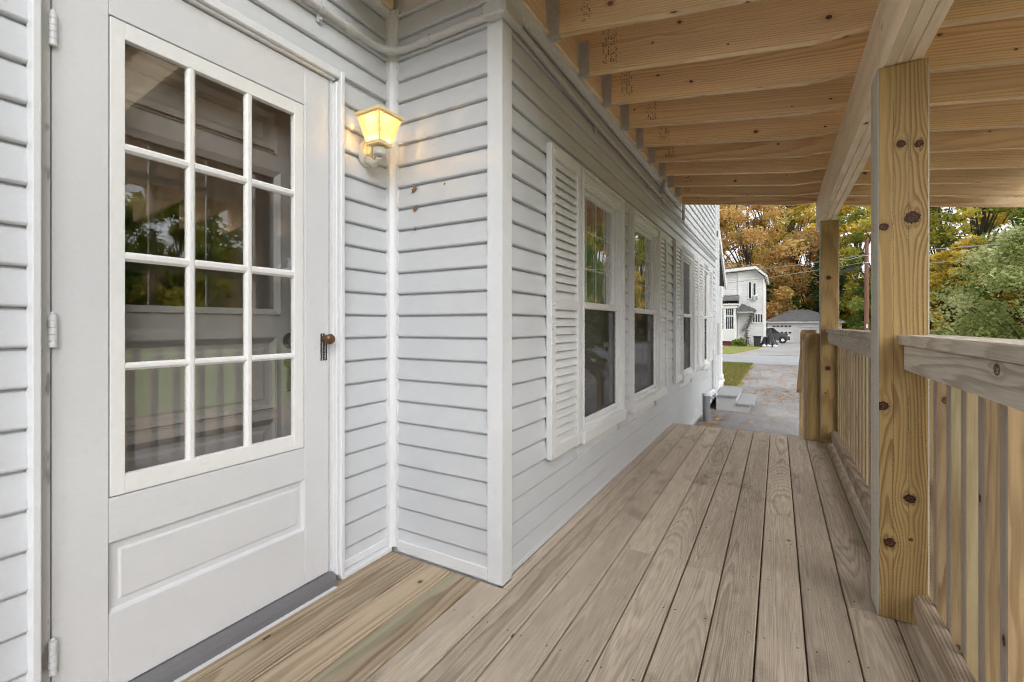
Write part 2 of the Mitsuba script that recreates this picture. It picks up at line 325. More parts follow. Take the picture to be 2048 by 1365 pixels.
def tube(points, radii, sides=10, caps=True):
    p = np.asarray(points, float)
    r = np.broadcast_to(radii, (len(p),)).astype(float)
    t = np.gradient(p, axis=0)
    t /= np.linalg.norm(t, axis=1, keepdims=True) + 1e-12
    ref = np.where(np.abs(t[:, 2:]) < 0.9, [0, 0, 1.0], [1.0, 0, 0])
    a = np.cross(t, ref)
    a /= np.linalg.norm(a, axis=1, keepdims=True) + 1e-12
    b = np.cross(t, a)
    g = np.arange(sides) * 2 * np.pi / sides
    v = (p[:, None] + r[:, None, None] * (np.cos(g)[None, :, None] * a[:, None] + np.sin(g)[None, :, None] * b[:, None])).reshape(-1, 3)
    i, j = np.meshgrid(np.arange(len(p) - 1), np.arange(sides), indexing='ij')
    q = np.stack([i * sides + j, i * sides + (j + 1) % sides, (i + 1) * sides + (j + 1) % sides, (i + 1) * sides + j], -1).reshape(-1, 4)
    f = np.vstack([q[:, [0, 1, 2]], q[:, [0, 2, 3]]])
    if caps:
        n0, n1 = len(v), len(v) + 1
        v = np.vstack([v, p[:1], p[-1:]])
        j = np.arange(sides)
        e = (len(p) - 1) * sides
        f = np.vstack([f, np.stack([j * 0 + n0, (j + 1) % sides, j], 1), np.stack([j * 0 + n1, e + j, e + (j + 1) % sides], 1)])
    return v, f


def lathe(profile, origin, axis=2, sides=20):
    pr = np.asarray(profile, float)
    g = np.arange(sides) * 2 * np.pi / sides
    o = [k for k in range(3) if k != axis]
    v = np.zeros((len(pr), sides, 3))
    v[:, :, o[0]] = pr[:, :1] * np.cos(g)
    v[:, :, o[1]] = pr[:, :1] * np.sin(g)
    v[:, :, axis] = pr[:, 1:]
    i, j = np.meshgrid(np.arange(len(pr) - 1), np.arange(sides), indexing='ij')
    q = np.stack([i * sides + j, i * sides + (j + 1) % sides, (i + 1) * sides + (j + 1) % sides, (i + 1) * sides + j], -1).reshape(-1, 4)
    return v.reshape(-1, 3) + np.asarray(origin), np.vstack([q[:, [0, 1, 2]], q[:, [0, 2, 3]]])


def quad(a, b, c, d):
    return np.array([a, b, c, d], float), np.array([[0, 1, 2], [0, 2, 3]])


def key_for(name):
    if name not in scene and name not in labels:
        return name
    k = 1
    while f'{name}_{k:03d}' in scene or f'{name}_{k:03d}' in labels:
        k += 1
    return f'{name}_{k:03d}'


def thing(name, label, cat_, group=None, mesh=None, m=None, smooth=False, uv=None, kind=None):
    key = key_for(name)
    labels[key] = {'label': label, 'category': cat_}
    if group:
        labels[key]['group'] = group
    if kind:
        labels[key]['kind'] = kind
    if mesh is not None:
        scene[key] = ply(mesh, m, smooth, uv=uv)
    return key


def struct(name, mesh, m, label=None, smooth=False, uv=None):
    key = key_for(name)
    labels[key] = {'kind': 'structure'}
    if label:
        labels[key]['label'] = label
    scene[key] = ply(mesh, m, smooth, uv=uv)
    return key


def part(parent, name, mesh, m, smooth=False, center=None, label=None, kind=None, **more):
    key = key_for(parent + '__' + name)
    uv = None
    if center is not None:
        uv = np.tile(np.array(center, float), (len(mesh[0]), 1))
    scene[key] = ply(mesh, m, smooth, uv=uv, **more)
    if label or kind:
        labels[key] = {}
        if label:
            labels[key]['label'] = label
        if kind:
            labels[key]['kind'] = kind
    return key


# ------------------------------------------------------------------ ground, roads
def gz(y):
    return -0.40 - 0.007 * max(y - 9.0, 0.0)


def strip(rows, dz, nx=2):
    """rows: (y, x0, x1) -> a sheet on the ground."""
    v, f = [], []
    for y, x0, x1 in rows:
        for k in range(nx):
            v.append([x0 + (x1 - x0) * k / (nx - 1), y, gz(y) + dz])
    for r in range(len(rows) - 1):
        for k in range(nx - 1):
            a = r * nx + k
            f += [[a, a + 1, a + nx + 1], [a, a + nx + 1, a + nx]]
    return np.array(v), np.array(f)


struct('ground', strip([(-60, -300, 300), (9, -300, 300), (70, -300, 300), (400, -300, 300)], 0.0), GROUND)
wob = lambda y: 0.06 * math.sin(y * 2.1) + 0.04 * math.sin(y * 5.3 + 1)
struct('driveway', strip([(-3, 0.9, 3.4), (4.8, 0.9, 3.4), (4.81, -1.3, 3.4), (9.0, -1.3, 3.4), (12.3, -1.2, 3.4), (12.31, -0.82, 3.4)]
                         + [(y, -0.83 + wob(y), 3.3) for y in np.arange(12.6, 20.7, 0.35)] + [(20.9, -0.95, 3.7), (21.4, -1.7, 4.3)], 0.004), ASPHALT)
struct('lawn', strip([(12.25, -9, -0.75)] + [(y, -9, -0.80 + wob(y)) for y in np.arange(12.6, 20.7, 0.35)] + [(20.8, -9, -1.4)], 0.012), LAWN)
struct('road', strip([(20.6, -60, 60), (21.8, -60, 60), (27.2, -60, 60), (27.6, -60, 60)], 0.008), ROADM)
struct('far_driveway', strip([(27.4, -2.0, 9), (31.0, -1.5, 9), (37.0, -0.9, 9), (54.6, -0.7, 9)], 0.010), mat('mat_gravel', proc(
    lambda p, n, uv: mi.Color3f(0.26, 0.255, 0.25) * (0.8 + 0.4 * fbm(p.x * 1.2, p.y * 0.6))), 0.9, 0.2))
struct('far_lawn', strip([(27.5, -30, -2.2), (31.0, -30, -1.7), (36.0, -30, -1.15), (39.6, -30, -0.95), (44, -30, -0.95)], 0.014), LAWN2)
struct('curb', (lambda b: b)(box(-0.9, 9, 27.25, 27.5, gz(27.4) - 0.1, gz(27.4) + 0.05, 0.02)), CONCRETE)

xs, ys = np.linspace(-150, 220, 60), np.linspace(78, 200, 16)
X, Y = np.meshgrid(xs, ys)
import meshkit
Z = -1.0 + 14 * np.clip((Y - 82) / 70, 0, 1) ** 0.8 + 3 * (meshkit.fbm(np.stack([X * 0.03, Y * 0.03, X * 0], -1)) - 0.5) * np.clip((Y - 78) / 20, 0, 1)
q = np.arange(len(ys) * len(xs)).reshape(len(ys), len(xs))
struct('hill', (np.stack([X, Y, Z], -1).reshape(-1, 3), np.stack([q[:-1, :-1], q[:-1, 1:], q[1:, 1:], q[1:, :-1]], -1).reshape(-1, 4)), HILL, smooth=True)

xs, ys = np.linspace(52, 130, 16), np.linspace(-90, 70, 40)
X, Y = np.meshgrid(xs, ys)
Z = -0.5 + 15 * np.clip((X - 54) / 50, 0, 1) ** 0.8 + 3 * (meshkit.fbm(np.stack([X * 0.03, Y * 0.03, X * 0], -1)) - 0.5) * np.clip((X - 52) / 15, 0, 1)
q = np.arange(len(ys) * len(xs)).reshape(len(ys), len(xs))
struct('hill', (np.stack([X, Y, Z], -1).reshape(-1, 3), np.stack([q[:-1, :-1], q[:-1, 1:], q[1:, 1:], q[1:, :-1]], -1).reshape(-1, 4)), HILL, smooth=True)

# ------------------------------------------------------------------ deck
XG = [-0.788 + 0.1449 * k for k in range(-6, 10)]       # gaps between the deck boards
deck = 'deck'
labels[deck] = {'kind': 'structure', 'label': 'weathered grey brown wooden porch deck of long boards'}
JOINT = {-6: 2.1, 0: 3.62, 1: 4.45, 2: 2.18, 3: 3.3, 4: 2.15, 5: 4.3, 6: 2.98, 7: 3.9, 8: 2.14, 9: 3.4, 10: 2.2}
for k in range(-6, 11):
    x0, x1 = -0.788 + 0.1449 * (k - 1) + 0.0022 + 0.0012 * rng.random(), -0.788 + 0.1449 * k - 0.0022 - 0.0012 * rng.random()
    if k == 10:
        x1 = x0 + 0.14
    new = x1 < -1.0
    yend = 1.592 if x1 < -0.93 else 5.21 + 0.012 * (rng.random() - 0.5)
    cuts = [-1.6, yend]
    if not new and k in JOINT and k >= 0:
        cuts = [-1.6, JOINT[k], yend]
    if k == -1:
        part(deck, 'board', prism([(-0.9665, 1.5945), (x1, 1.5945), (x1, 5.208), (-0.9825, 5.208), (-0.9825, 1.6785), (-0.9665, 1.6785)], 2, -0.028, 0.0), DECKW, center=((x0 + x1) / 2 + 0.05, -0.014))
    for j in range(len(cuts) - 1):
        y0, y1 = cuts[j] + (0.0014 if j else 0), cuts[j + 1] - (0.0014 if j < len(cuts) - 2 else 0)
        xx1 = x1
        dz = 0.0015 * (rng.random() - 0.5)
        part(deck, 'board', box(x0, xx1, y0, y1, -0.028 + dz, 0.0 + dz, 0.0035), DECKNEW if new else DECKW, center=((x0 + x1) / 2 + 0.004 * j, -0.014), smooth=False)
part(deck, 'rim_board', box(-0.98, 0.66, 5.165, 5.2, -0.25, -0.032, 0.004), RAILBROWN, center=(0.3, -0.13))
part(deck, 'rim_board', box(0.64, 0.68, -1.6, 5.16, -0.25, -0.032, 0.004), RAILBROWN, center=(0.66, -0.13))
part(deck, 'joists_below', cat([box(-1.55 if y < 1.5 else -0.97, 0.62, y, y + 0.038, -0.22, -0.0305) for y in np.arange(-1.5, 5.1, 0.41)]), RAILBROWN, center=(0.3, -0.13), kind='stuff')

# ------------------------------------------------------------------ white house
H = 'white_house'
labels[H] = {'label': 'white clapboard sided house along the left with glazed door and louvered shutters', 'category': 'house'}
XD, XL, YR = -1.600, -0.985, 1.600
E0, Z0 = 0.1003, 0.0105


def course_profile(e=E0, lip=0.0155):
    """Lap siding: a rolled lip at the bottom, a slot behind the lap above."""
    return [(-0.0045, 0), (-0.003, 0.0), (lip - 0.0085, 0.0), (lip - 0.005, 0.0007), (lip - 0.0022, 0.0026), (lip - 0.0004, 0.0056), (lip, 0.0090), (0.0030, e - 0.0085), (0.0012, e - 0.0070), (-0.0022, e - 0.0055), (-0.0045, e - 0.0005)]


def siding(wall, face, plane, s0, s1, z, z0=None, z1=None, lip=0.0155):
    """One clapboard: face 'x' looks along +x and runs along y; face 'y' looks along -y and runs along x."""
    pr = [(d, zz + z) for d, zz in course_profile(lip=lip)]
    if z0 is not None and z < z0:
        pr = [(d, max(zz, z0)) for d, zz in pr]
    if z1 is not None:
        pr = [(d, min(zz, z1)) for d, zz in pr]
    if max(q[1] for q in pr) - min(q[1] for q in pr) < 0.012:
        return
    out, last = [], None
    for q in pr:
        if last is None or len(out) < 99 and abs(q[0] - last[0]) + abs(q[1] - last[1]) > 1e-5:
            out.append(q)
        last = q
    if face == 'x':
        m = prism([(plane + d, zz) for d, zz in out], 1, s0, s1)
    else:
        m = prism([(plane - d, zz) for d, zz in out], 0, s0, s1)
    part(wall, 'siding_board', m, SIDING, smooth=25)


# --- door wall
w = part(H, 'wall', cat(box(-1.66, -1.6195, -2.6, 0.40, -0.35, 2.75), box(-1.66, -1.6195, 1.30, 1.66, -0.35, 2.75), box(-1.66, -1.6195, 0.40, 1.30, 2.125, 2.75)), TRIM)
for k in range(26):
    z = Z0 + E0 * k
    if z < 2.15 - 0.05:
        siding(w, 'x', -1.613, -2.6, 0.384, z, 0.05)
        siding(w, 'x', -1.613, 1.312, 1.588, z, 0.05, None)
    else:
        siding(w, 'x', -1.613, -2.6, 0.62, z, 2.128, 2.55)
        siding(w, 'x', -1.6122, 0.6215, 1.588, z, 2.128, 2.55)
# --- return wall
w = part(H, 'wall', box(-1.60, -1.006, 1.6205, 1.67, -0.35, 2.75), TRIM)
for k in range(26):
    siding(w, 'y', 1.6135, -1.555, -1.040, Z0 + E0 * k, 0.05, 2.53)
# --- long wall with window openings
WIN = [(2.44, 3.25), (3.485, 4.40), (5.61, 6.45), (7.37, 8.04)]
WZ0, WZ1 = 0.405, 1.965
wl = [box(-1.05, -1.0045, 1.675, 9.2, -0.27, WZ0), box(-1.05, -1.0045, 1.675, 9.2, WZ1, 5.2)]
edges = [1.675] + [e for ww in WIN for e in ww] + [9.2]
for a, b in zip(edges[::2], edges[1::2]):
    wl.append(box(-1.05, -1.0045, a, b, WZ0, WZ1))
w = part(H, 'wall', cat(wl), TRIM)
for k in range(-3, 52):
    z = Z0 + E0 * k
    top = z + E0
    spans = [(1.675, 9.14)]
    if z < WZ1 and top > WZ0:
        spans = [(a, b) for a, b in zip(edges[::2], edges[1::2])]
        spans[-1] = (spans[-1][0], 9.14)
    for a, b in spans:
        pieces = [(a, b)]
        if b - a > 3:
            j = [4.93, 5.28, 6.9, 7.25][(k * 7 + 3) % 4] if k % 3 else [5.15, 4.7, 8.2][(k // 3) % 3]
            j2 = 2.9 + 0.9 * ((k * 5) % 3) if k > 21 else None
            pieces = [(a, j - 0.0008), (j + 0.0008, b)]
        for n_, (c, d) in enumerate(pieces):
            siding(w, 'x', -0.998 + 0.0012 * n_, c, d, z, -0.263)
part(H, 'foundation', box(-1.10, -1.055, 1.7, 9.15, -0.6, -0.265), CONCRETE)
# gable end towards the street and the body of the house, so that it stands from other positions too
part(H, 'wall', cat(box(-7.5, -1.05, 9.15, 9.2, -0.6, 5.2), box(-7.5, -7.45, -2.6, 9.2, -0.6, 5.2), box(-7.5, -1.66, -2.65, -2.6, -0.6, 5.2), box(-1.66, -1.6135, -2.6, 1.66, 2.76, 5.2), box(-1.6, -1.06, 1.615, 1.67, 2.76, 5.2)), FARSIDE)
part(H, 'roof', prism([(-7.9, 5.15), (-0.55, 5.15), (-0.55, 5.25), (-4.2, 7.4), (-7.9, 5.25)], 1, -3.0, 9.6), SHINGLE)

# --- corner boards and trims
part(H, 'corner_board', prism([(-1.043, 1.597), (-0.970, 1.597), (-0.970, 1.6745), (-0.9965, 1.6745), (-0.9965, 1.613), (-1.043, 1.613)], 2, 0.004, 2.335), TRIM, label='white corner board at the outer corner beside the deck')
part(H, 'corner_board', prism([(-1.045, 1.6), (-0.974, 1.6), (-0.974, 1.672), (-0.9965, 1.672), (-0.9965, 1.613), (-1.045, 1.613)], 2, 2.338, 2.56), TRIM)
part(H, 'corner_trim', prism([(-1.6125, 1.583), (-1.584, 1.583), (-1.5795, 1.5875), (-1.571, 1.596), (-1.562, 1.600), (-1.550, 1.600), (-1.550, 1.6125), (-1.6125, 1.6125)], 2, 0.02, 2.56), TRIM)
part(H, 'corner_board', box(-1.055, -0.972, 9.142, 9.215, -0.2, 5.15, 0.004), TRIM, label='far white corner board towards the street')
part(H, 'base_trim', box(-1.6125, -1.594, 1.302, 1.582, 0.028, 0.062, 0.003), TRIM)
part(H, 'base_trim', box(-1.6125, -1.572, 1.302, 1.590, 0.002, 0.024, 0.003), TRIM)
part(H, 'base_trim', box(-1.548, -1.045, 1.594, 1.6125, 0.006, 0.060, 0.003), TRIM)
part(H, 'base_trim', box(-0.9975, -0.983, 1.676, 5.17, 0.004, 0.030, 0.003), TRIM)
part(H, 'flashing', prism([(-0.9835, 2.405), (-0.972, 2.405), (-0.972, 2.421), (-0.977, 2.426), (-0.958, 2.436), (-0.952, 2.452), (-0.952, 2.468), (-0.9835, 2.468)], 1, 1.60, 5.56), TRIM, label='white drip flashing strip under the roof ledger')
part(H, 'flashing', prism([(-1.6, 2.52), (-1.585, 2.52), (-1.585, 2.535), (-1.575, 2.545), (-1.575, 2.556), (-1.6, 2.556)], 1, -1.6, 1.58), TRIM)

# --- storm door
D = part(H, 'storm_door', cat(
    box(-1.635, -1.600, 0.424, 0.5385, 0.054, 2.078, 0.002), box(-1.635, -1.600, 1.146, 1.2575, 0.054, 2.078, 0.002),
    box(-1.635, -1.6003, 0.539, 1.1455, 1.9305, 2.078, 0.001), box(-1.635, -1.6003, 0.539, 1.1455, 0.465, 0.588, 0.001),
    box(-1.635, -1.6003, 0.539, 1.1455, 0.054, 0.268, 0.001)), DOORPAINT, label='white painted storm door with twelve panes')


def bevel_ring(y0, y1, z0, z1, wd, xa, xb):
    """Sloping moulding from (xa at the outer edge) to (xb at the inner edge)."""
    o = [(y0, z0), (y1, z0), (y1, z1), (y0, z1)]
    i = [(y0 + wd, z0 + wd), (y1 - wd, z0 + wd), (y1 - wd, z1 - wd), (y0 + wd, z1 - wd)]
    ms = []
    for k in range(4):
        l = (k + 1) % 4
        ms.append(quad((xa, *o[k]), (xa, *o[l]), (xb, *i[l]), (xb, *i[k])))
    return cat(ms)


part(D, 'panel', cat(bevel_ring(0.539, 1.1455, 0.268, 0.465, 0.0085, -1.6003, -1.613), box(-1.633, -1.613, 0.539, 1.1455, 0.268, 0.465),
                     bevel_ring(0.563, 1.1215, 0.295, 0.438, 0.006, -1.613, -1.6075), box(-1.62, -1.6075, 0.569, 1.1155, 0.301, 0.432)), DOORPAINT)
# glazed sash: outer ring, muntins, panes
GY0, GY1, GZ0, GZ1 = 0.576, 1.103, 0.645, 1.879
part(D, 'sash', cat(box(-1.625, -1.6015, 0.5415, GY0, 0.5915, 1.9275, 0.0015), box(-1.625, -1.6015, GY1, 1.143, 0.5915, 1.9275, 0.0015),
                    box(-1.625, -1.6018, GY0 + 0.0004, GY1 - 0.0004, GZ1, 1.9275, 0.0015), box(-1.625, -1.6018, GY0 + 0.0004, GY1 - 0.0004, 0.5915, GZ0, 0.0015)), SASH)
MY = [(0.736, 0.760), (0.919, 0.943)]
MZ = [(0.940, 0.9615), (1.2515, 1.278), (1.562, 1.587)]
for a, b in MY:
    part(D, 'muntin', prism([(-1.622, a), (-1.609, a), (-1.6022, a + 0.007), (-1.6022, b - 0.007), (-1.609, b), (-1.622, b)], 2, GZ0, GZ1), SASH)
ycut = [GY0, MY[0][0], MY[0][1], MY[1][0], MY[1][1], GY1]
for a, b in MZ:
    for i in range(0, 6, 2):
        pr = [(-1.622, a), (-1.609, a), (-1.6025, a + 0.007), (-1.6025, b - 0.007), (-1.609, b), (-1.622, b)]
        part(D, 'muntin', prism(pr, 1, ycut[i] - 0.003, ycut[i + 1] + 0.003), SASH)
zcut = [GZ0, MZ[0][0], MZ[0][1], MZ[1][0], MZ[1][1], MZ[2][0], MZ[2][1], GZ1]
for i in range(0, 6, 2):
    for j in range(0, 8, 2):
        e = 0.002 * (rng.random(3) - 0.5)
        y0, y1, z0, z1 = ycut[i] - 0.003, ycut[i + 1] + 0.003, zcut[j] - 0.003, zcut[j + 1] + 0.003
        part(D, 'pane', quad((-1.616 + e[0], y0, z0), (-1.616 + e[1], y1, z0), (-1.616 + e[1] + e[2], y1, z1), (-1.616 + e[0] + e[2], y0, z1)), GLASS)
for z in (1.822, 1.055, 0.225):
    hm = cat([lathe([(0.0, -0.0425 + 0.017 * q), (0.0085, -0.0425 + 0.017 * q), (0.0085, -0.0425 + 0.017 * q + 0.0158), (0, -0.0425 + 0.017 * q + 0.0158)], (-1.5925, 0.4235, z), 2, 14) for q in range(5)]
             + [lathe([(0.0, 0.0425), (0.005, 0.0425), (0.005, 0.047), (0.0, 0.05)], (-1.5925, 0.4235, z), 2, 12)])
    part(D, 'hinge', hm, TRIM, smooth=30)
part(D, 'lock_plate', cat(box(-1.6, -1.5975, 1.2165, 1.2225, 0.925, 1.035, 0.001), box(-1.6, -1.5975, 1.2265, 1.236, 0.925, 1.035, 0.001), box(-1.6, -1.5975, 1.240, 1.2465, 0.925, 1.03, 0.001)), BLACKIRON, label='dark lock plate with paint worn into strips')
part(D, 'knob', lathe([(0.0, 0.05), (0.012, 0.049), (0.0185, 0.045), (0.0215, 0.038), (0.0205, 0.031), (0.014, 0.026), (0.008, 0.022), (0.0075, 0.004), (0.013, 0.002), (0.014, 0.0)], (-1.599, 1.233, 1.012), 0, 28), BRASS, smooth=40, label='round dark brown brass door knob')
# casing and jambs
part(H, 'door_casing', box(-1.6128, -1.565, 0.3800, 0.396, 0.06, 2.15, 0.002), TRIM)
part(H, 'door_jamb', box(-1.75, -1.6005, 0.3962, 0.4205, 0.05, 2.15), SILLGREY)
part(H, 'door_casing', cat(box(-1.6128, -1.566, 1.292, 1.3105, 0.022, 2.125, 0.002), box(-1.6128, -1.580, 1.2785, 1.292, 0.03, 2.08, 0.003)), TRIM)
part(H, 'door_jamb', box(-1.75, -1.6005, 1.2612, 1.2785, 0.03, 2.10), DOORPAINT)
part(H, 'door_casing', cat(box(-1.6128, -1.573, 0.396, 1.2918, 2.094, 2.126, 0.003), box(-1.6128, -1.586, 0.396, 1.2785, 2.083, 2.094, 0.002)), TRIM)
part(H, 'threshold', prism([(-1.75, 0.0), (-1.575, 0.0), (-1.565, 0.003), (-1.563, 0.010), (-1.567, 0.028), (-1.578, 0.044), (-1.596, 0.0505), (-1.75, 0.0505)], 1, 0.4, 1.268), GREYPAINT, label='grey painted worn door threshold')
part(H, 'threshold', box(-1.61, -1.548, -0.4, 1.258, 0.0012, 0.0032), TRIM, label='white painted strip on the deck below the door')

# inner door and the dark room behind it
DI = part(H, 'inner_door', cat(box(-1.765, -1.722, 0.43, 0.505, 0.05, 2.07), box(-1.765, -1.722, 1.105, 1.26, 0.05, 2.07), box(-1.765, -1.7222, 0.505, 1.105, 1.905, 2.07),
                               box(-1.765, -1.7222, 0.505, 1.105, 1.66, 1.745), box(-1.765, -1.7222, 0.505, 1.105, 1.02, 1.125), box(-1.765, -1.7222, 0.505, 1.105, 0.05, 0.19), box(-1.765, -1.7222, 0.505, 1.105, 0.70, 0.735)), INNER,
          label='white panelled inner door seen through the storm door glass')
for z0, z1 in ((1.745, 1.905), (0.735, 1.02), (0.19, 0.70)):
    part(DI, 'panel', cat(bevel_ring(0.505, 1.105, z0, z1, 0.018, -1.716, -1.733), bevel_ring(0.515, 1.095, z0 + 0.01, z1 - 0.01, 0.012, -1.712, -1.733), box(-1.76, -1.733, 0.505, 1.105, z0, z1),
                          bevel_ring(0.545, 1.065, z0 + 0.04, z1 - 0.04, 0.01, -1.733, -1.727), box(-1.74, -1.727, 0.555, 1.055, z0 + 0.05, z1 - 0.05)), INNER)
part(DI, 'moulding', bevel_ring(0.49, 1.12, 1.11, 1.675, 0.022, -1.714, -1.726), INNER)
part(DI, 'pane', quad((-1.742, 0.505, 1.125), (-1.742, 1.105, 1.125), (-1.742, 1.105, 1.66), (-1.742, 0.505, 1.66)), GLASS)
for z, r in ((1.005, 0.026), (0.918, 0.022)):
    part(DI, 'knob', lathe([(0, 0.055), (r * 0.6, 0.053), (r, 0.04), (r * 0.95, 0.028), (r * 0.45, 0.02), (r * 0.45, 0.006), (r * 1.2, 0.005), (r * 1.25, 0)], (-1.722, 1.165, z), 0, 22), NICKEL, smooth=40)
part(DI, 'lock_plate', box(-1.722, -1.716, 1.150, 1.180, 0.80, 0.895, 0.003), NICKEL)
part(H, 'vestibule', cat(box(-1.80, -1.64, 0.36, 0.398, 0.0, 2.2), box(-1.80, -1.64, 1.276, 1.31, 0.0, 2.2), box(-1.80, -1.64, 0.36, 1.31, 2.1, 2.2)), SILLGREY)
part(H, 'room', cat(box(-4.6, -4.55, -1.2, 1.55, 0, 2.5), box(-4.6, -1.80, -1.25, -1.2, 0, 2.5), box(-4.6, -1.80, 1.55, 1.6, 0, 2.5), box(-4.6, -1.80, -1.2, 1.55, -0.05, 0), box(-4.6, -1.80, -1.2, 1.55, 2.45, 2.5),
                    box(-1.82, -1.79, -1.2, 0.38, 0, 2.5), box(-1.82, -1.79, 1.29, 1.55, 0, 2.5)), ROOM)
for y in (-0.6, -0.05, 0.5):
    part(H, 'cabinet', cat(box(-4.5, -4.1, y, y + 0.53, 0.9, 2.2), box(-4.1, -4.085, y + 0.04, y + 0.49, 1.0, 2.12, 0.004)), CABINET)

# --- windows of the long wall
def ring(y0, y1, z0, z1, wd, x0, x1, bev=0.002):
    return cat(box(x0, x1, y0, y0 + wd, z0, z1, bev), box(x0, x1, y1 - wd, y1, z0, z1, bev), box(x0 , x1 - 0.0006, y0 + wd, y1 - wd, z0, z0 + wd, bev), box(x0, x1 - 0.0006, y0 + wd, y1 - wd, z1 - wd, z1, bev))


for wi, (a, b) in enumerate(WIN):
    wz0, wz1 = WZ0, WZ1
    W = part(H, 'window', cat(ring(a + 0.004, b - 0.004, wz0 + 0.02, wz1 - 0.004, 0.012, -1.045, -0.945),
                              ring(a + 0.017, b - 0.017, wz0 + 0.033, wz1 - 0.017, 0.018, -1.045, -0.966), ring(a + 0.036, b - 0.036, wz0 + 0.052, wz1 - 0.036, 0.02, -1.045, -0.982),
                              box(-1.045, -0.975, a + 0.036, b - 0.036, wz1 - 0.085, wz1 - 0.037, 0.004), box(-1.045, -0.958, a + 0.036, b - 0.036, wz1 - 0.068, wz1 - 0.037, 0.004)), VINYL)
    part(W, 'sill', cat(box(-1.045, -0.938, a - 0.004, b + 0.004, wz0 - 0.01, wz0 + 0.048, 0.005), box(-1.045, -0.93, a + 0.01, b - 0.01, wz0 + 0.048, wz0 + 0.062, 0.003), box(-1.045, -0.965, a + 0.02, b - 0.02, wz0 + 0.062, wz0 + 0.085, 0.003)), VINYL)
    zm = 1.185
    ya, yb = a + 0.058, b - 0.058
    part(W, 'sash', ring(ya, yb, zm - 0.01, wz1 - 0.086, 0.030, -1.030, -1.000, 0.003), VINYL)
    part(W, 'sash', cat(ring(ya, yb, wz0 + 0.086, zm + 0.012, 0.028, -1.000, -0.982, 0.003), box(-1.0, -0.968, ya, yb, zm - 0.022, zm + 0.018, 0.006)), VINYL)
    part(W, 'pane', quad((-1.014, ya + 0.029, zm), (-1.014, yb - 0.029, zm), (-1.014, yb - 0.029, wz1 - 0.115), (-1.014, ya + 0.029, wz1 - 0.115)), LOWE)
    part(W, 'pane', quad((-1.0275, ya + 0.029, zm), (-1.0275, yb - 0.029, zm), (-1.0275, yb - 0.029, wz1 - 0.115), (-1.0275, ya + 0.029, wz1 - 0.115)), LOWE)
    part(W, 'pane', quad((-1.004, ya + 0.027, wz0 + 0.11), (-1.004, yb - 0.027, wz0 + 0.11), (-1.004, yb - 0.027, zm - 0.015), (-1.004, ya + 0.027, zm - 0.015)), LOWE)
    if wi >= 2:
        part(W, 'screen', quad((-0.996, ya + 0.027, zm), (-0.996, yb - 0.027, zm), (-0.996, yb - 0.027, wz1 - 0.112), (-0.996, ya + 0.027, wz1 - 0.112)), SCREEN)
    if wi < 2:
        g = [box(-1.024, -1.018, y - 0.004, y + 0.004, zm + 0.03, wz1 - 0.11) for y in np.linspace(ya, yb, 5)[1:-1]]
        g += [box(-1.0245, -1.0185, ya, yb, z - 0.004, z + 0.004) for z in np.linspace(zm, wz1 - 0.09, 4)[1:-1]]
        part(W, 'grille', cat(g), VINYL)
    part(W, 'screen', quad((-0.99, ya + 0.027, wz0 + 0.112), (-0.99, yb - 0.027, wz0 + 0.112), (-0.99, yb - 0.027, zm - 0.02), (-0.99, ya + 0.027, zm - 0.02)), SCREEN)
    part(W, 'curtain', (lambda yy: (np.array([[-1.12 + 0.018 * math.sin(t * 38), t, zz] for t in yy for zz in (wz0, wz1)]),
                                    np.array([[2 * i, 2 * i + 2, 2 * i + 3, 2 * i + 1] for i in range(len(yy) - 1)])))(np.linspace(a + (b - a) * 0.45, b, 30)), CURTAIN, smooth=True)
part(H, 'room', cat(box(-3.6, -3.55, 1.75, 9.1, -0.2, 2.5), box(-3.6, -1.06, 1.70, 1.75, -0.2, 2.5), box(-3.6, -1.06, 9.08, 9.13, -0.2, 2.5), box(-3.6, -1.06, 1.7, 9.1, -0.25, -0.2), box(-3.6, -1.06, 1.7, 9.1, 2.5, 2.55)), mat('mat_front_room', (0.16, 0.13, 0.11), 0.8, 0.1))

# --- shutters
SH = [(2.034, 2.424, 0.405, 1.965), (4.418, 4.755, 0.385, 1.97), (5.20, 5.595, 0.43, 2.0), (6.485, 6.86, 0.45, 2.0), (6.915, 7.355, 0.46, 2.0), (8.06, 8.50, 0.47, 2.0)]
for y0, y1, z0, z1 in SH:
    zm = z0 + (z1 - z0) * 0.49
    X0, X1 = -0.985, -0.953
    S = part(H, 'shutter', cat(box(X0, X1, y0, y0 + 0.048, z0, z1, 0.003), box(X0, X1, y1 - 0.048, y1, z0, z1, 0.003), box(X0, X1 - 0.001, y0 + 0.048, y1 - 0.048, z0, z0 + 0.062, 0.002),
                               box(X0, X1 - 0.001, y0 + 0.048, y1 - 0.048, z1 - 0.062, z1, 0.002), box(X0, X1 - 0.001, y0 + 0.048, y1 - 0.048, zm - 0.022, zm + 0.03, 0.002), box(X0, X0 + 0.008, y0 + 0.02, y1 - 0.02, z0 + 0.02, z1 - 0.02)), SHUTTER)
    for lo, hi in ((z0 + 0.062, zm - 0.022), (zm + 0.03, z1 - 0.062)):
        nl = int(round((hi - lo) / 0.0435))
        pit = (hi - lo) / nl
        for i in range(nl):
            z = lo + i * pit
            part(S, 'louver', prism([(X0 + 0.010, z + pit * 1.05), (X1 - 0.010, z + 0.006), (X1 - 0.006, z + 0.003), (X1 - 0.0065, z + 0.0005), (X1 - 0.011, z + 0.0), (X0 + 0.008, z + pit * 0.93)], 1, y0 + 0.047, y1 - 0.047), LOUVER, smooth=40)
    part(S, 'screw', cat([lathe([(0, 0.004), (0.004, 0.003), (0.005, 0)], (X1, y, z), 0, 8) for y in (y0 + 0.024, y1 - 0.024) for z in (z0 + 0.03, zm, z1 - 0.03)]), SHUTTER)

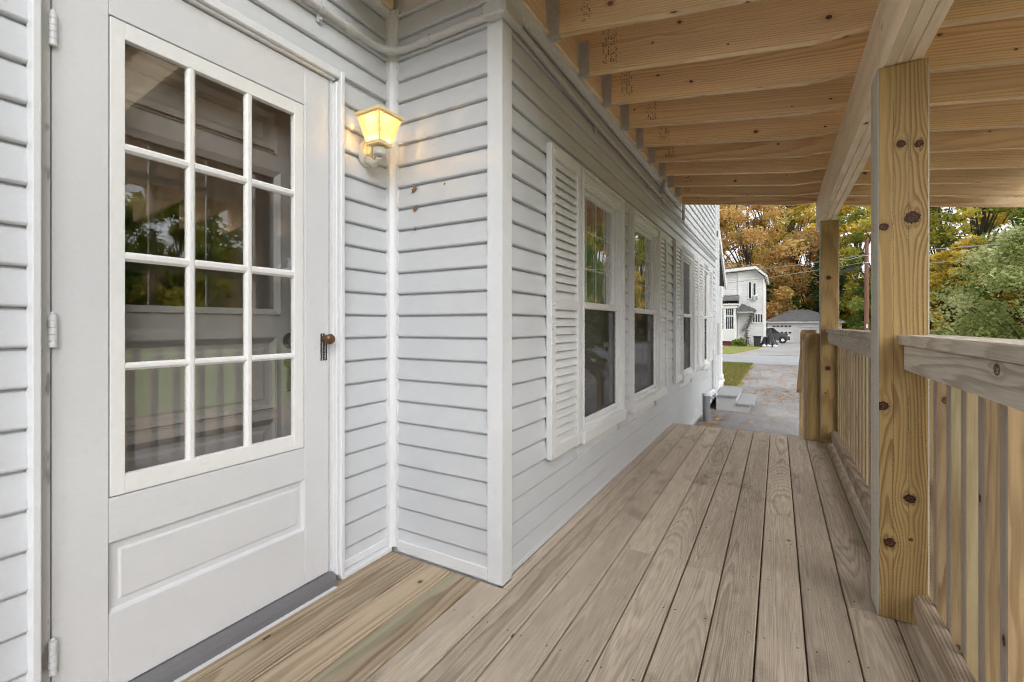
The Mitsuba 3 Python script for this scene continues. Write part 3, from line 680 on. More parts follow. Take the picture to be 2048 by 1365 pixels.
# --- downspout, pipes, steps, front porch
t = thing('downspout', 'white and grey rain downspout on the far house corner', 'downspout')
part(t, 'upper_pipe', box(-1.02, -0.93, 9.225, 9.29, 1.10, 5.1, 0.008), TRIM)
part(t, 'lower_pipe', box(-1.03, -0.925, 9.223, 9.30, 0.52, 1.095, 0.008), PIPEGREY if False else CONDUIT)
part(t, 'shoe', cat(box(-1.015, -0.935, 9.226, 9.29, -0.05, 0.515, 0.008)), TRIM)
t = thing('cable_conduit', 'thin grey cable pipe down the far end of the siding', 'pipe', mesh=tube([(-0.965, 8.62, 0.62), (-0.962, 8.62, 0.2), (-0.962, 8.60, -0.12), (-0.962, 8.55, -0.2)], 0.016, 8), m=CONDUIT, smooth=40)
t = thing('drain_pipe', 'short dark grey drain pipe stub beside the siding bottom', 'pipe')
part(t, 'pipe', tube([(-0.93, 7.50, -0.42), (-0.93, 7.50, 0.0)], 0.05, 16), PIPEGREY, smooth=40)
part(t, 'cap', tube([(-0.93, 7.50, -0.005), (-0.93, 7.50, 0.035)], 0.056, 16), TRIM, smooth=40)
part(t, 'elbow', tube([(-0.93, 7.66, -0.05), (-0.91, 7.74, 0.0), (-0.88, 7.86, 0.01), (-0.87, 7.95, -0.04)], 0.05, 12), TRIM, smooth=40)

t = thing('entry_steps', 'grey painted two-tread wooden steps at the far house corner', 'steps')
for (x0, x1, zt) in ((-0.925, -0.585, -0.125), (-0.60, -0.335, -0.25)):
    part(t, 'tread', box(x0, x1, 8.58, 9.86, zt - 0.035, zt, 0.005), STEPTOP)
part(t, 'stringer', prism([(-0.915, -0.41), (-0.415, -0.41), (-0.415, -0.288), (-0.605, -0.288), (-0.605, -0.163), (-0.915, -0.163)], 1, 8.615, 8.645), STEPSIDE)
part(t, 'stringer', prism([(-0.915, -0.45), (-0.415, -0.45), (-0.415, -0.288), (-0.605, -0.288), (-0.605, -0.163), (-0.915, -0.163)], 1, 9.79, 9.82), STEPSIDE)
part(t, 'riser', cat(box(-0.63, -0.605, 8.645, 9.79, -0.28, -0.163), box(-0.44, -0.415, 8.645, 9.79, -0.42, -0.288)), STEPSIDE)

t = thing('front_porch', 'white front porch with sloping roof edge beyond the far corner of the house', 'porch')
part(t, 'roof', prism([(9.22, 2.70), (10.45, 1.86), (10.45, 1.95), (9.22, 2.80)], 0, -5.5, -0.945), SHINGLE)
part(t, 'rake_board', prism([(9.22, 2.64), (10.42, 1.82), (10.47, 1.80), (10.47, 1.97), (9.22, 2.83)], 0, -0.945, -0.915), FARTRIM)
part(t, 'beam', box(-5.4, -0.96, 10.1, 10.3, 1.62, 1.85, 0.01), FARTRIM)
part(t, 'column', cat(box(-1.06, -0.97, 10.1, 10.24, 0.0, 1.62, 0.01), box(-1.08, -0.95, 10.08, 10.27, -0.02, 0.06, 0.012)), FARTRIM)
part(t, 'floor', cat(box(-5.4, -0.94, 9.22, 10.35, -0.10, -0.035, 0.01), box(-5.4, -0.96, 10.28, 10.32, -0.42, -0.10), box(-0.99, -0.96, 9.22, 10.3, -0.42, -0.10)), FARTRIM)
part(t, 'railing', cat([box(-5.3, -1.08, 10.15, 10.2, 0.75, 0.82)] + [box(x, x + 0.04, 10.155, 10.195, 0.0, 0.75) for x in np.arange(-5.2, -1.1, 0.14)]), FARTRIM)

# --- wall lantern
t = thing('wall_lantern', 'lit pale yellow lantern on the siding beside the white door', 'lamp')
LX, LY, DZ = -1.475, 1.415, 0.0
lc = np.array([LX, LY])


def sq(half, z):
    return [np.array([LX + sx * half, LY + sy * half, z]) for sx, sy in ((-1, -1), (1, -1), (1, 1), (-1, 1))]


def bar(p, q2, r, sides=4):
    return tube([p, q2], r, sides)


top, bot = sq(0.064, 1.955 + DZ), sq(0.037, 1.845 + DZ)
part(t, 'cap', (lambda A, B, C, D2: (np.vstack([A, B, C, D2]), np.vstack([[[i, (i + 1) % 4, 4 + (i + 1) % 4, 4 + i], [4 + i, 4 + (i + 1) % 4, 8 + (i + 1) % 4, 8 + i], [8 + i, 8 + (i + 1) % 4, 12 + (i + 1) % 4, 12 + i]] for i in range(4)] + [[[0, 3, 2, 1]], [[12, 13, 14, 15]]])))(
    np.array(sq(0.072, 1.955 + DZ)), np.array(sq(0.0735, 1.966 + DZ)), np.array(sq(0.04, 1.985 + DZ)), np.array(sq(0.006, 1.992 + DZ))), LAMPMETAL)
part(t, 'finial', lathe([(0.0, 0.02), (0.004, 0.018), (0.0055, 0.012), (0.003, 0.006), (0.006, 0.0)], (LX, LY, 1.991 + DZ), 2, 12), LAMPMETAL, smooth=40)
cage = [bar(top[i], bot[i], 0.0052) for i in range(4)] + [bar(top[i], top[(i + 1) % 4], 0.005) for i in range(4)] + [bar(bot[i], bot[(i + 1) % 4], 0.005) for i in range(4)]
part(t, 'cage', cat(cage), LAMPMETAL)
for i in range(4):
    j = (i + 1) % 4
    part(t, 'pane', quad(bot[i], bot[j], top[j], top[i]), 'mat_lamp_pane')
part(t, 'base', cat(box(LX - 0.04, LX + 0.04, LY - 0.04, LY + 0.04, 1.832 + DZ, 1.842 + DZ, 0.002)), LAMPMETAL)
scene[key_for(t + '__bulb')] = ply(lathe([(0.0, 0.075), (0.006, 0.073), (0.0105, 0.062), (0.012, 0.045), (0.0105, 0.02), (0.008, 0.0), (0, 0)], (LX, LY, 1.862 + DZ), 2, 16), 'mat_bulb', smooth=True,
                                       emitter={'type': 'area', 'radiance': {'type': 'rgb', 'value': [2600.0, 1750.0, 760.0]}})
part(t, 'socket', lathe([(0.0, 0.0), (0.020, -0.001), (0.026, -0.004), (0.0265, -0.024), (0.024, -0.034), (0.014, -0.040), (0.0, -0.040)], (LX, LY, 1.832 + DZ), 2, 24), LAMPGREY, smooth=35)
part(t, 'arm', tube([(-1.592, 1.445, 1.815 + DZ), (-1.56, 1.44, 1.79 + DZ), (-1.52, 1.43, 1.772 + DZ), (-1.49, 1.42, 1.772 + DZ), (LX, LY, 1.787 + DZ)], [0.016, 0.015, 0.014, 0.013, 0.012], 12), LAMPGREY, smooth=40)
part(t, 'backplate', (lambda m: (m[0] * np.array([1, 1, 1]), m[1]))(lathe([(0.0, 0.026), (0.022, 0.024), (0.038, 0.016), (0.046, 0.006), (0.047, 0.0), (0, 0)], (0, 0, 0), 0, 28)), LAMPGREY, smooth=40)
v_ = scene[t + '__backplate']
v_['to_world'] = T().translate([-1.602, 1.450, 1.835 + DZ]).scale([1.0, 0.85, 1.25])

# --- grey conduit along the walls
t = thing('electrical_conduit', 'grey painted plastic conduit with junction box running under the porch roof', 'conduit')
R = 0.0165
zc = 2.338
part(t, 'pipe', tube([(-1.585, -1.5, zc), (-1.585, 1.37, zc)], R, 12), CONDUIT, smooth=40)
arc = [(-1.585 + 0.11 * (1 - math.cos(g)), 1.470 + 0.11 * math.sin(g), zc) for g in np.linspace(0, math.pi / 2, 9)]
part(t, 'bend', tube([(-1.585, 1.37, zc)] + arc + [(-1.36, 1.58, zc)], R * 0.99, 12), CONDUIT, smooth=40)
part(t, 'pipe', tube([(-1.36, 1.58, zc), (-0.99, 1.58, zc)], R, 12), CONDUIT, smooth=40)
for p, q2 in (((-1.585, 1.33, zc), (-1.585, 1.385, zc)), ((-1.385, 1.58, zc), (-1.33, 1.58, zc))):
    part(t, 'coupling', tube([p, q2], 0.0205, 14), CONDUIT, smooth=40)
part(t, 'junction_box', cat(box(-1.035, -0.938, 1.548, 1.595, 2.315, 2.372, 0.006), box(-0.968, -0.932, 1.552, 1.70, 2.312, 2.376, 0.006), box(-0.933, -0.929, 1.556, 1.695, 2.316, 2.372, 0.0015)), CONDUIT, label='grey conduit junction box at the house corner')
part(t, 'pipe', tube([(-0.957, 1.69, 2.335), (-0.957, 2.7, 2.293), (-0.957, 4.42, 2.285)], R * 0.85, 12), CONDUIT, smooth=40)
part(t, 'pipe', tube([(-0.957, 4.50, 2.28), (-0.957, 5.6, 2.265), (-0.957, 6.9, 2.27), (-0.957, 9.1, 2.27)], R * 0.85, 12), CONDUIT, smooth=40)
for y, z in ((1.21, None), (2.72, 2.293), (4.05, 2.287)):
    if z is None:
        part(t, 'clamp', cat(tube([(-1.585, y - 0.012, zc), (-1.585, y + 0.012, zc)], 0.0195, 12), box(-1.6, -1.594, y - 0.012, y + 0.012, zc - 0.05, zc), lathe([(0.006, 0), (0.006, 0.008), (0, 0.009)], (-1.594, y, zc - 0.038), 0, 8)), GALV)
    else:
        part(t, 'clamp', cat(tube([(-0.957, y - 0.012, z), (-0.957, y + 0.012, z)], 0.0175, 12), box(-0.985, -0.968, y - 0.012, y + 0.012, z - 0.04, z)), GALV)
part(t, 'elbow', tube([(-0.957, 4.38, 2.284), (-0.957, 4.45, 2.29), (-0.953, 4.50, 2.34), (-0.945, 4.56, 2.46)], [0.02, 0.021, 0.017, 0.017], 12), GALV, smooth=40)
part(t, 'riser', tube([(-0.957, 5.62, 2.27), (-0.955, 5.66, 2.30), (-0.955, 5.68, 2.5), (-0.955, 5.68, 3.2)], [0.022, 0.018, 0.016, 0.016], 12), CONDUIT, smooth=40)

# --- small brown patches stuck on the return wall
for i, (x, z, r, lab) in enumerate(((-1.448, 1.695, 0.011, 'topmost brown dried mud patch on the siding below the lantern'), (-1.442, 1.604, 0.0105, 'middle brown dried mud patch stuck under a siding edge'),
                                    (-1.442, 1.512, 0.006, 'lowest small brown mud patch near the wall corner'), (-1.271, 1.692, 0.004, 'tiny dark mud speck alone on the white siding'))):
    sp = trimesh.creation.icosphere(2, 1.0)
    v = np.array(sp.vertices)
    v = v * (1 + 0.9 * (meshkit.noise(v * 2.1 + i * 9)[:, None] - 0.5)) * np.array([1.2, 0.35, 1.15]) * r
    v[:, 0] += v[:, 2] * 0.5
    thing('mud_patch', lab, 'mud patch', 'dried mud patches on the siding', (v + np.array([x, 1.6015 + 0.006 * 0, z]), np.array(sp.faces)), MUD, 60)

# ------------------------------------------------------------------ porch roof
PR = thing('porch_roof', 'unpainted wooden porch roof of exposed joists on a triple beam', 'porch roof')
SL, XE = 0.14, 1.86


def zb(x):
    return 2.44 - SL * (x + 0.87)


part(PR, 'ledger', box(-0.981, -0.941, 1.605, 5.56, 2.462, 2.73, 0.002), LEDGERW, center=(-0.96, 2.6))
part(PR, 'ledger', box(-1.598, -1.560, 1.17, 1.585, 2.556, 2.83, 0.002), LEDGERW, center=(-1.58, 2.7))
YJ = [2.0 + 0.3915 * k for k in range(-2, 9)] + [5.53]
for k, y in enumerate(YJ):
    xa = -0.941 if y > 1.58 else -1.56
    if 1.45 < y < 1.62:
        y = 1.575
    dep = 0.286
    poly = [(xa, zb(xa)), (0.13, zb(0.13)), (0.165, 2.301), (0.449, 2.301), (0.451, zb(0.451)), (XE, zb(XE)), (XE, zb(XE) + dep), (xa, zb(xa) + dep)]
    J = part(PR, 'joist', prism(poly, 1, y - 0.019, y + 0.019), JOISTW, center=(y, zb(0) + dep / 2))
    if k < len(YJ):
        x0, zz = xa, zb(xa)
        if k == len(YJ) - 1:
            continue
        hm = [box(x0, x0 + 0.052, y - 0.0212, y - 0.0195, zz - 0.012, zz + 0.17), box(x0, x0 + 0.052, y + 0.0195, y + 0.0212, zz - 0.012, zz + 0.17), box(x0, x0 + 0.046, y - 0.0205, y + 0.0205, zz - 0.0135, zz - 0.0095),
              box(x0, x0 + 0.0018, y - 0.054, y - 0.0213, zz + 0.03, zz + 0.18), box(x0, x0 + 0.0018, y + 0.0213, y + 0.054, zz + 0.03, zz + 0.18)]
        hm += [lathe([(0.0045, 0), (0.004, -0.003), (0, -0.004)], (x0 + 0.03 + 0.008 * (i % 2), y - 0.0212, zz + 0.03 + 0.033 * i), 1, 6) for i in range(5)]
        part(J, 'hanger', cat(hm), GALV)
part(PR, 'sheathing', prism([(-1.6, zb(-1.6) + 0.289), (XE + 0.05, zb(XE + 0.05) + 0.289), (XE + 0.05, zb(XE + 0.05) + 0.303), (-1.6, zb(-1.6) + 0.303)], 1, 1.17, 1.585), SHEATH)
part(PR, 'sheathing', prism([(-0.98, zb(-0.98) + 0.289), (XE + 0.05, zb(XE + 0.05) + 0.289), (XE + 0.05, zb(XE + 0.05) + 0.303), (-0.98, zb(-0.98) + 0.303)], 1, 1.59, 5.6), SHEATH)
part(PR, 'shingles', prism([(-1.6, zb(-1.6) + 0.306), (XE + 0.08, zb(XE + 0.08) + 0.306), (XE + 0.08, zb(XE + 0.08) + 0.32), (-1.6, zb(-1.6) + 0.32)], 1, 1.15, 1.586), SHINGLE)
part(PR, 'shingles', prism([(-0.98, zb(-0.98) + 0.306), (XE + 0.08, zb(XE + 0.08) + 0.306), (XE + 0.08, zb(XE + 0.08) + 0.32), (-0.98, zb(-0.98) + 0.32)], 1, 1.588, 5.63), SHINGLE)
BM = key_for(PR + '__beam')
labels[BM] = {'label': 'built-up beam of three planks resting on the posts'}
for i in range(3):
    x0 = 0.3345 + 0.0385 * i
    cut = [2.205, 2.19, 2.215][i]
    for y0, y1 in ((1.15, cut - 0.002), (cut + 0.002, 5.52)):
        dz = 0.003 * (rng.random() - 0.5)
        part(BM, 'ply', box(x0, x0 + 0.036, y0, y1, 2.014 + dz, 2.298, 0.003), BEAMW, center=(x0 + 0.018, 2.156 + (0.02 if y0 > 0 else 0)))

# ------------------------------------------------------------------ posts and railings
for (x0, x1, y0, y1, zt, lab, side) in ((0.318, 0.463, 2.13, 2.27, 2.012, 'near square yellow pine porch post with large dark knots', 0), (0.338, 0.478, 5.02, 5.16, 2.012, 'far square pine porch post beside the deck end', 0),
                                      (0.318, 0.463, -0.75, -0.61, 1.08, 'short pine newel post ending the near railing behind the viewpoint', 0)):
    thing('porch_post', lab, 'post', None, box(x0, x1, y0, y1, 0.001, zt, 0.004), POSTW, uv=np.tile([(x0 + x1) / 2, (y0 + y1) / 2], (24, 1)))


def railing(y0, y1, label):
    t = thing('railing', label, 'railing', 'wooden porch railings')
    part(t, 'cap_rail', box(0.376, 0.516, y0 + 0.0015, y1 - 0.0015, 0.999, 1.034, 0.004), RAILW, center=(0.446 + 0.01 * y0, 1.016))
    part(t, 'top_rail', box(0.392, 0.430, y0 + 0.002, y1 - 0.002, 0.908, 0.9965, 0.003), RAILW, center=(0.411 + 0.01 * y0, 0.953))
    part(t, 'bottom_rail', prism([(0.420, 0.028), (0.460, 0.028), (0.460, 0.118), (0.424, 0.108), (0.420, 0.100)], 1, y0 + 0.002, y1 - 0.002), RAILBROWN, center=(0.44 + 0.01 * y0, 0.07))
    n = int((y1 - y0 + (0.14 if y1 < 3 else 0.0)) / 0.135)
    for i in range(n):
        yj = y1 + (0.074 if y1 < 3 else -0.03) - 0.135 * i + 0.004 * (rng.random() - 0.5)
        part(t, 'baluster', box(0.4633, 0.5013, yj - 0.019, yj + 0.019, 0.03, 0.992, 0.003), BALW, center=(0.4835 + 0.003 * i, yj))
    return t


railing(-0.60, 2.13, 'near porch railing with dense wide pine balusters at the right edge')
railing(2.27, 5.02, 'far porch railing between the two porch posts')
t = thing('stair_railing', 'short pine stair post with tan handrail plank at the deck end', 'stair railing')
part(t, 'post', box(0.2265, 0.3365, 5.05, 5.14, 0.001, 0.990, 0.004), POSTW, center=(0.275, 5.095))
part(t, 'trim_board', box(0.205, 0.2255, 5.075, 5.165, -0.38, 0.93, 0.003), BEAMW, center=(0.215, 0.3))
hr = [(5.145, 1.025), (5.15, 1.025), (5.9, 0.62), (5.9, 0.585), (5.145, 0.985)]
part(t, 'handrail', prism([(0.188, 0.55), (0.188, 0.995), (0.197, 1.015), (0.215, 1.024), (0.318, 1.024), (0.318, 0.55)], 1, 5.168, 5.206), HANDRAIL, center=(0.25, 0.8))
part(t, 'handrail', prism([(5.21, 0.98), (6.6, 0.28), (6.6, 0.24), (5.21, 0.94)], 0, 0.20, 0.34), HANDRAIL, center=(0.27, 0.6))
part(t, 'post', box(0.23, 0.32, 6.5, 6.59, -0.40, 0.30, 0.004), POSTW, center=(0.275, 6.54))

# ------------------------------------------------------------------ foliage
def leaves(centers, radii, n, size, seed, flat=0.0, up=0.0):
    g = np.random.default_rng(seed)
    k = g.integers(0, len(centers), n)
    d = g.normal(size=(n, 3))
    d /= np.linalg.norm(d, axis=1, keepdims=True)
    pos = centers[k] + d * (radii[k] * g.random(n) ** 0.45)[:, None] * np.array([1, 1, 1 - flat])
    a = g.normal(size=(n, 3))
    a[:, 2] *= 0.55
    a /= np.linalg.norm(a, axis=1, keepdims=True)
    b = np.cross(a, g.normal(size=(n, 3)))
    b /= np.linalg.norm(b, axis=1, keepdims=True)
    s = size * (0.55 + 0.9 * g.random(n))[:, None]
    v = np.stack([pos - a * s, pos - b * s * 0.55, pos + a * s, pos + b * s * 0.55], 1).reshape(-1, 3)
    q = np.arange(4 * n).reshape(n, 4)
    cr = g.random(len(centers))
    uv = np.repeat(np.stack([g.random(n), cr[k]], 1), 4, 0)
    return v, np.vstack([q[:, [0, 1, 2]], q[:, [0, 2, 3]]]), uv


def tree(name, label, x, y, h, r, m, n=7000, size=0.2, seed=1, base=0.2, group=None, ncl=70, conical=False, cat_='tree', tr=None, group_r=0.21):
    g = np.random.default_rng(seed)
    z0 = gz(y) - 0.1 if y < 78 else gz(y) + 8
    t = thing(name, label, cat_, group)
    tr = tr or 0.018 * h
    trunk = [np.array([x, y, z0])]
    for i in range(1, 8):
        trunk.append(np.array([x + 0.035 * h * (g.random() - 0.5), y + 0.035 * h * (g.random() - 0.5), z0 + h * 0.92 * i / 7]))
    trunk = np.array(trunk)
    parts = [tube(trunk, np.linspace(tr, tr * 0.18, 8), 8, False)]
    cen, rad = [], []
    zc0, zc1 = z0 + h * base, z0 + h
    for i in range(ncl):
        u = (i + g.random()) / ncl
        zz = zc0 + (zc1 - zc0) * u
        prof = (1 - u) ** 0.8 * 0.95 + 0.08 if conical else math.sqrt(max(1 - (2 * u - 0.9) ** 2 * 0.9, 0.05))
        ang = g.random() * 2 * math.pi
        rr = r * prof * math.sqrt(0.12 + 0.88 * g.random())
        c = np.array([x + rr * math.cos(ang), y + rr * math.sin(ang), zz])
        cen.append(c)
        rad.append(r * group_r * (0.6 + 0.8 * g.random()))
        if i % 2 == 0 and not conical:
            j = min(int(u * 5 + base * 6), 6)
            p0 = trunk[max(j - 1, 1)]
            midp = (p0 * 0.5 + c * 0.5) + np.array([0, 0, 0.06 * r])
            parts.append(tube([p0, midp, c], [tr * 0.35, tr * 0.2, tr * 0.06], 5, False))
    part(t, 'trunk', cat(parts), BARK, smooth=True)
    v, f, uv = leaves(np.array(cen), np.array(rad), n, size, seed + 5, 0.25)
    key = key_for(t + '__crown')
    scene[key] = ply((v, f), m, False, uv=uv)
    return t


# (name, label, x, y, height, radius, leaf material, leaves, size, base)
TREES = [
    ('maple_tree', 'broad orange autumn maple rising behind the white neighbour house', -3.2, 60, 17, 6.2, ORANGE, 15000, 0.19, 0.12),
    ('maple_tree', 'tall yellow and green tree against the gable of the near white house', -10.5, 58, 17.5, 4.6, YGREEN, 11000, 0.19, 0.12),
    ('maple_tree', 'rust brown autumn tree above the garage roof', 3.4, 68, 13.5, 4.6, BROWNL, 11000, 0.19, 0.10),
    ('maple_tree', 'golden orange tall maple left of the far porch post', 1.6, 73, 22, 5.0, YELLOW, 12000, 0.21, 0.15),
    ('conifer_tree', 'dark green conifer just left of the far porch post', 4.95, 64, 11.6, 2.7, CONIFER, 8000, 0.15, 0.25),
    ('maple_tree', 'golden yellow small tree behind the garage and conifer', 5.6, 66, 9.0, 2.7, YELLOW, 6000, 0.19, 0.1),
    ('bush_tree', 'green leafy tree between the neighbour house and the garage', 0.1, 64.5, 7.6, 2.5, GREEN, 7000, 0.15, 0.02),
    ('maple_tree', 'tall yellow green tree behind the utility pole', 9.4, 58, 18, 4.6, YGREEN, 13000, 0.19, 0.12),
    ('bush_tree', 'low green tree at the foot of the utility pole', 8.2, 50, 6.2, 2.8, GREEN, 8000, 0.15, 0.02),
    ('maple_tree', 'tall thin yellow tree with sky gaps right of the near post', 15.2, 55, 17, 4.2, YGREEN, 7500, 0.19, 0.22),
    ('maple_tree', 'golden orange tree low behind the near railing', 12.2, 46, 8.0, 3.0, YELLOW, 9000, 0.15, 0.05),
    ('maple_tree', 'tall green and rust tree at the right edge behind the pale bush', 20.5, 55, 18, 5.2, YGREEN, 10000, 0.19, 0.18),
    ('maple_tree', 'green tree behind the right railing with dark gaps', 15.0, 44, 9.5, 3.6, GREEN, 9000, 0.15, 0.08),
    ('maple_tree', 'orange topped tree far right beyond the frame', 24.0, 62, 19, 5.5, ORANGE, 8000, 0.22, 0.15),
]
for i, a in enumerate(TREES):
    tree(a[0], a[1], a[2], a[3], a[4], a[5], a[6], a[7], a[8], 100 + i * 13, a[9], 'autumn trees beyond the road', conical=a[0] == 'conifer_tree')
# trees and shrubs that the windows and the door mirror
side = [(22, 44, 15, 5, YELLOW, 'yellow'), (28, 50, 17, 5.5, YGREEN, 'tall yellow green'), (27, 38, 14, 4.8, YGREEN, 'rounded yellow green'), (33, 42, 16, 5.5, ORANGE, 'orange'),
        (40, 31, 14, 6, GREEN, 'dark green'), (44, 21, 14, 6.5, YGREEN, 'olive'), (43, 11, 13, 6.5, GREEN, 'deep green'), (46, 1, 14, 6.5, BROWNL, 'russet'), (43, -9, 13, 6.5, GREEN, 'broad green')]
for i, (x, y, h, r, m, lab) in enumerate(side):
    tree('hedgerow_tree', f'{lab} autumn tree on the slope to the right mirrored in the glass', x, y, h, r, m, 7500, 0.36, 400 + 7 * i, 0.02, 'trees mirrored in the windows')
for i, (x, y, h, r, m) in enumerate([(15, 62, 8, 3.5, BROWNL), (9, 74, 20, 5, YELLOW), (-1.5, 80, 22, 6, BROWNL), (-9, 76, 21, 6, YELLOW), (17, 74, 20, 5.5, YGREEN), (25, 76, 21, 6, YELLOW)]):
    tree('forest_tree', ['low brown tree behind the utility pole', 'tall yellow tree far behind the conifer', 'russet tree far behind the neighbour house', 'tall yellow tree furthest left behind the house corner', 'tall green gold tree far behind the near post', 'tall yellow tree furthest right in the back row'][i], x, y, h, r, m, 8000, 0.26, 600 + 7 * i, 0.1, 'back row of the wood')
BUSH = tree('pale_bush', 'large pale green willowy bush behind the near railing at the right edge', 5.0, 14.5, 3.7, 1.75, PALE, 30000, 0.045, 77, 0.0, ncl=150, tr=0.05, cat_='bush', group_r=0.20)
tree('pale_bush', 'pale green bush further right outside the frame', 7.6, 13.0, 3.2, 1.8, PALE, 8000, 0.08, 78, 0.0, ncl=60, tr=0.05, cat_='bush')
tree('pale_bush', 'small cream flowering weed clump left of the pale bush', 3.75, 15.5, 1.55, 0.7, PALE, 3500, 0.045, 79, 0.0, ncl=40, tr=0.015, cat_='bush')

# grass blades and fallen leaves
def blades(n, x0, x1, y0, y1, h, seed):
    g = np.random.default_rng(seed)
    x, y = x0 + (x1 - x0) * g.random(n), y0 + (y1 - y0) * g.random(n)
    z = -0.40 - 0.007 * np.clip(y - 9, 0, None) + 0.008
    a = g.random(n) * 6.283
    w = 0.006 + 0.006 * g.random(n)
    hh = h * (0.5 + g.random(n))
    lean = 0.5 * hh
    b = g.random(n) * 6.283
    v = np.stack([np.stack([x - w * np.cos(a), y - w * np.sin(a), z], 1), np.stack([x + w * np.cos(a), y + w * np.sin(a), z], 1), np.stack([x + lean * np.cos(b), y + lean * np.sin(b), z + hh], 1)], 1).reshape(-1, 3)
    return v, np.arange(3 * n).reshape(n, 3), np.repeat(np.stack([g.random(n), g.random(n)], 1), 3, 0)


v, f, uv = blades(26000, -2.6, -0.84, 12.3, 20.6, 0.05, 5)
thing('grass', 'short patchy grass beside the driveway', 'grass', None, (v, f), BLADE, False, uv, 'stuff')


def litter_leaves(n, x0, x1, y0, y1, seed, s=0.035):
    g = np.random.default_rng(seed)
    x, y = x0 + (x1 - x0) * g.random(n), y0 + (y1 - y0) * g.random(n) ** 1.2
    a = g.random(n) * 6.283
    ss = s * (0.5 + g.random(n))
    tl = g.normal(size=(n, 4)) * 0.012
    z = -0.40 - 0.007 * np.clip(y - 9, 0, None) + 0.02
    v = []
    for k, (u, w_) in enumerate(((1, 0), (0, 0.55), (-1, 0), (0, -0.55))):
        v.append(np.stack([x + ss * (u * np.cos(a) - w_ * np.sin(a)), y + ss * (u * np.sin(a) + w_ * np.cos(a)), z + np.abs(tl[:, k])], 1))
    v = np.stack(v, 1).reshape(-1, 3)
    q = np.arange(4 * n).reshape(n, 4)
    return v, np.vstack([q[:, [0, 1, 2]], q[:, [0, 2, 3]]]), np.repeat(np.stack([g.random(n), g.random(n)], 1), 4, 0)


v1, f1, u1 = litter_leaves(150, -0.9, 0.5, 5.6, 13, 3, 0.03)
v2, f2, u2 = litter_leaves(420, -1.0, 0.6, 10, 20, 4, 0.04)
v3, f3, u3 = litter_leaves(1500, -2.2, -0.8, 12.4, 18, 6, 0.035)
thing('fallen_leaves', 'orange and brown fallen leaves scattered on the driveway and grass', 'leaves', None, (np.vstack([v1, v2, v3]), np.vstack([f1, f2 + len(v1), f3 + len(v1) + len(v2)])), BROWNL, False, np.vstack([u1, u2, u3]), 'stuff')
v, f, uv = litter_leaves(60, -0.98, -0.72, 5.5, 8.2, 8, 0.05)
thing('leaf_debris', 'dark damp leaf debris along the bottom of the siding', 'leaves', None, (v, f), BROWNL, False, uv, 'stuff')

# ------------------------------------------------------------------ neighbour house, garage, things round them
N = thing('neighbor_house', 'white two storey house across the road with shingled entry hood', 'house')
YN = 41.5
part(N, 'wall', prism([(-8.0, -0.7), (-2.708, -0.7), (-2.708, 5.35), (-8.0, 5.0)], 1, YN + 0.05, YN + 8), FARSIDE)
part(N, 'wall', prism([(-2.708, -0.7), (-0.927, -0.7), (-0.927, 4.85), (-1.5, 5.45), (-2.708, 5.35)], 1, YN, YN + 7.9), FARSIDE)
for k in range(38):
    z = -0.5 + 0.145 * k
    if z < 4.75:
        part(N, 'siding_board', cat(box(-8.0, -2.78, YN + 0.02, YN + 0.05, z, z + 0.05), box(-2.64, -0.99, YN - 0.03, YN - 0.001, z, z + 0.05)), FARTRIM) if k % 1 == 0 else None
part(N, 'corner_board', cat(box(-2.78, -2.64, YN - 0.05, YN + 0.049, -0.5, 5.3), box(-0.99, -0.90, YN - 0.05, YN, -0.5, 4.8)), FARTRIM)
part(N, 'roof', prism([(-8.4, 5.02), (-1.5, 5.50), (-0.72, 4.80), (-0.66, 4.92), (-1.47, 5.72), (-8.4, 5.24)], 1, YN - 0.55, YN + 8.3), FARTRIM)
part(N, 'roof', prism([(-8.4, 5.25), (-1.47, 5.73), (-0.68, 4.96), (-0.66, 5.0), (-1.45, 5.79), (-8.4, 5.31)], 1, YN - 0.57, YN + 8.32), SHINGLE)
for (x0, x1, z0, z1) in ((-1.985, -1.842, 3.2, 4.49), (-1.665, -1.523, 3.45, 4.39), (-1.70, -1.58, 1.27, 1.91), (-1.52, -1.40, 1.27, 1.91), (-1.34, -1.22, 1.27, 1.91), (-1.16, -1.04, 1.27, 1.91)):
    wk = part(N, 'window', cat(box(x0 - 0.05, x0, YN - 0.06, YN - 0.001, z0 - 0.06, z1 + 0.06), box(x1, x1 + 0.05, YN - 0.06, YN - 0.001, z0 - 0.06, z1 + 0.06), box(x0, x1, YN - 0.058, YN - 0.001, z1, z1 + 0.06), box(x0 - 0.08, x1 + 0.08, YN - 0.1, YN - 0.061, z0 - 0.09, z0 - 0.02)), FARTRIM)
    part(wk, 'pane', box(x0, x1, YN - 0.04, YN - 0.002, z0, z1), FARGLASS)
part(N, 'air_conditioner', box(-1.66, -1.52, YN - 0.35, YN - 0.062, 3.03, 3.39, 0.01), GALV)
part(N, 'vent', box(-1.42, -1.34, YN - 0.2, YN - 0.032, 3.1, 3.36, 0.01), GALV)
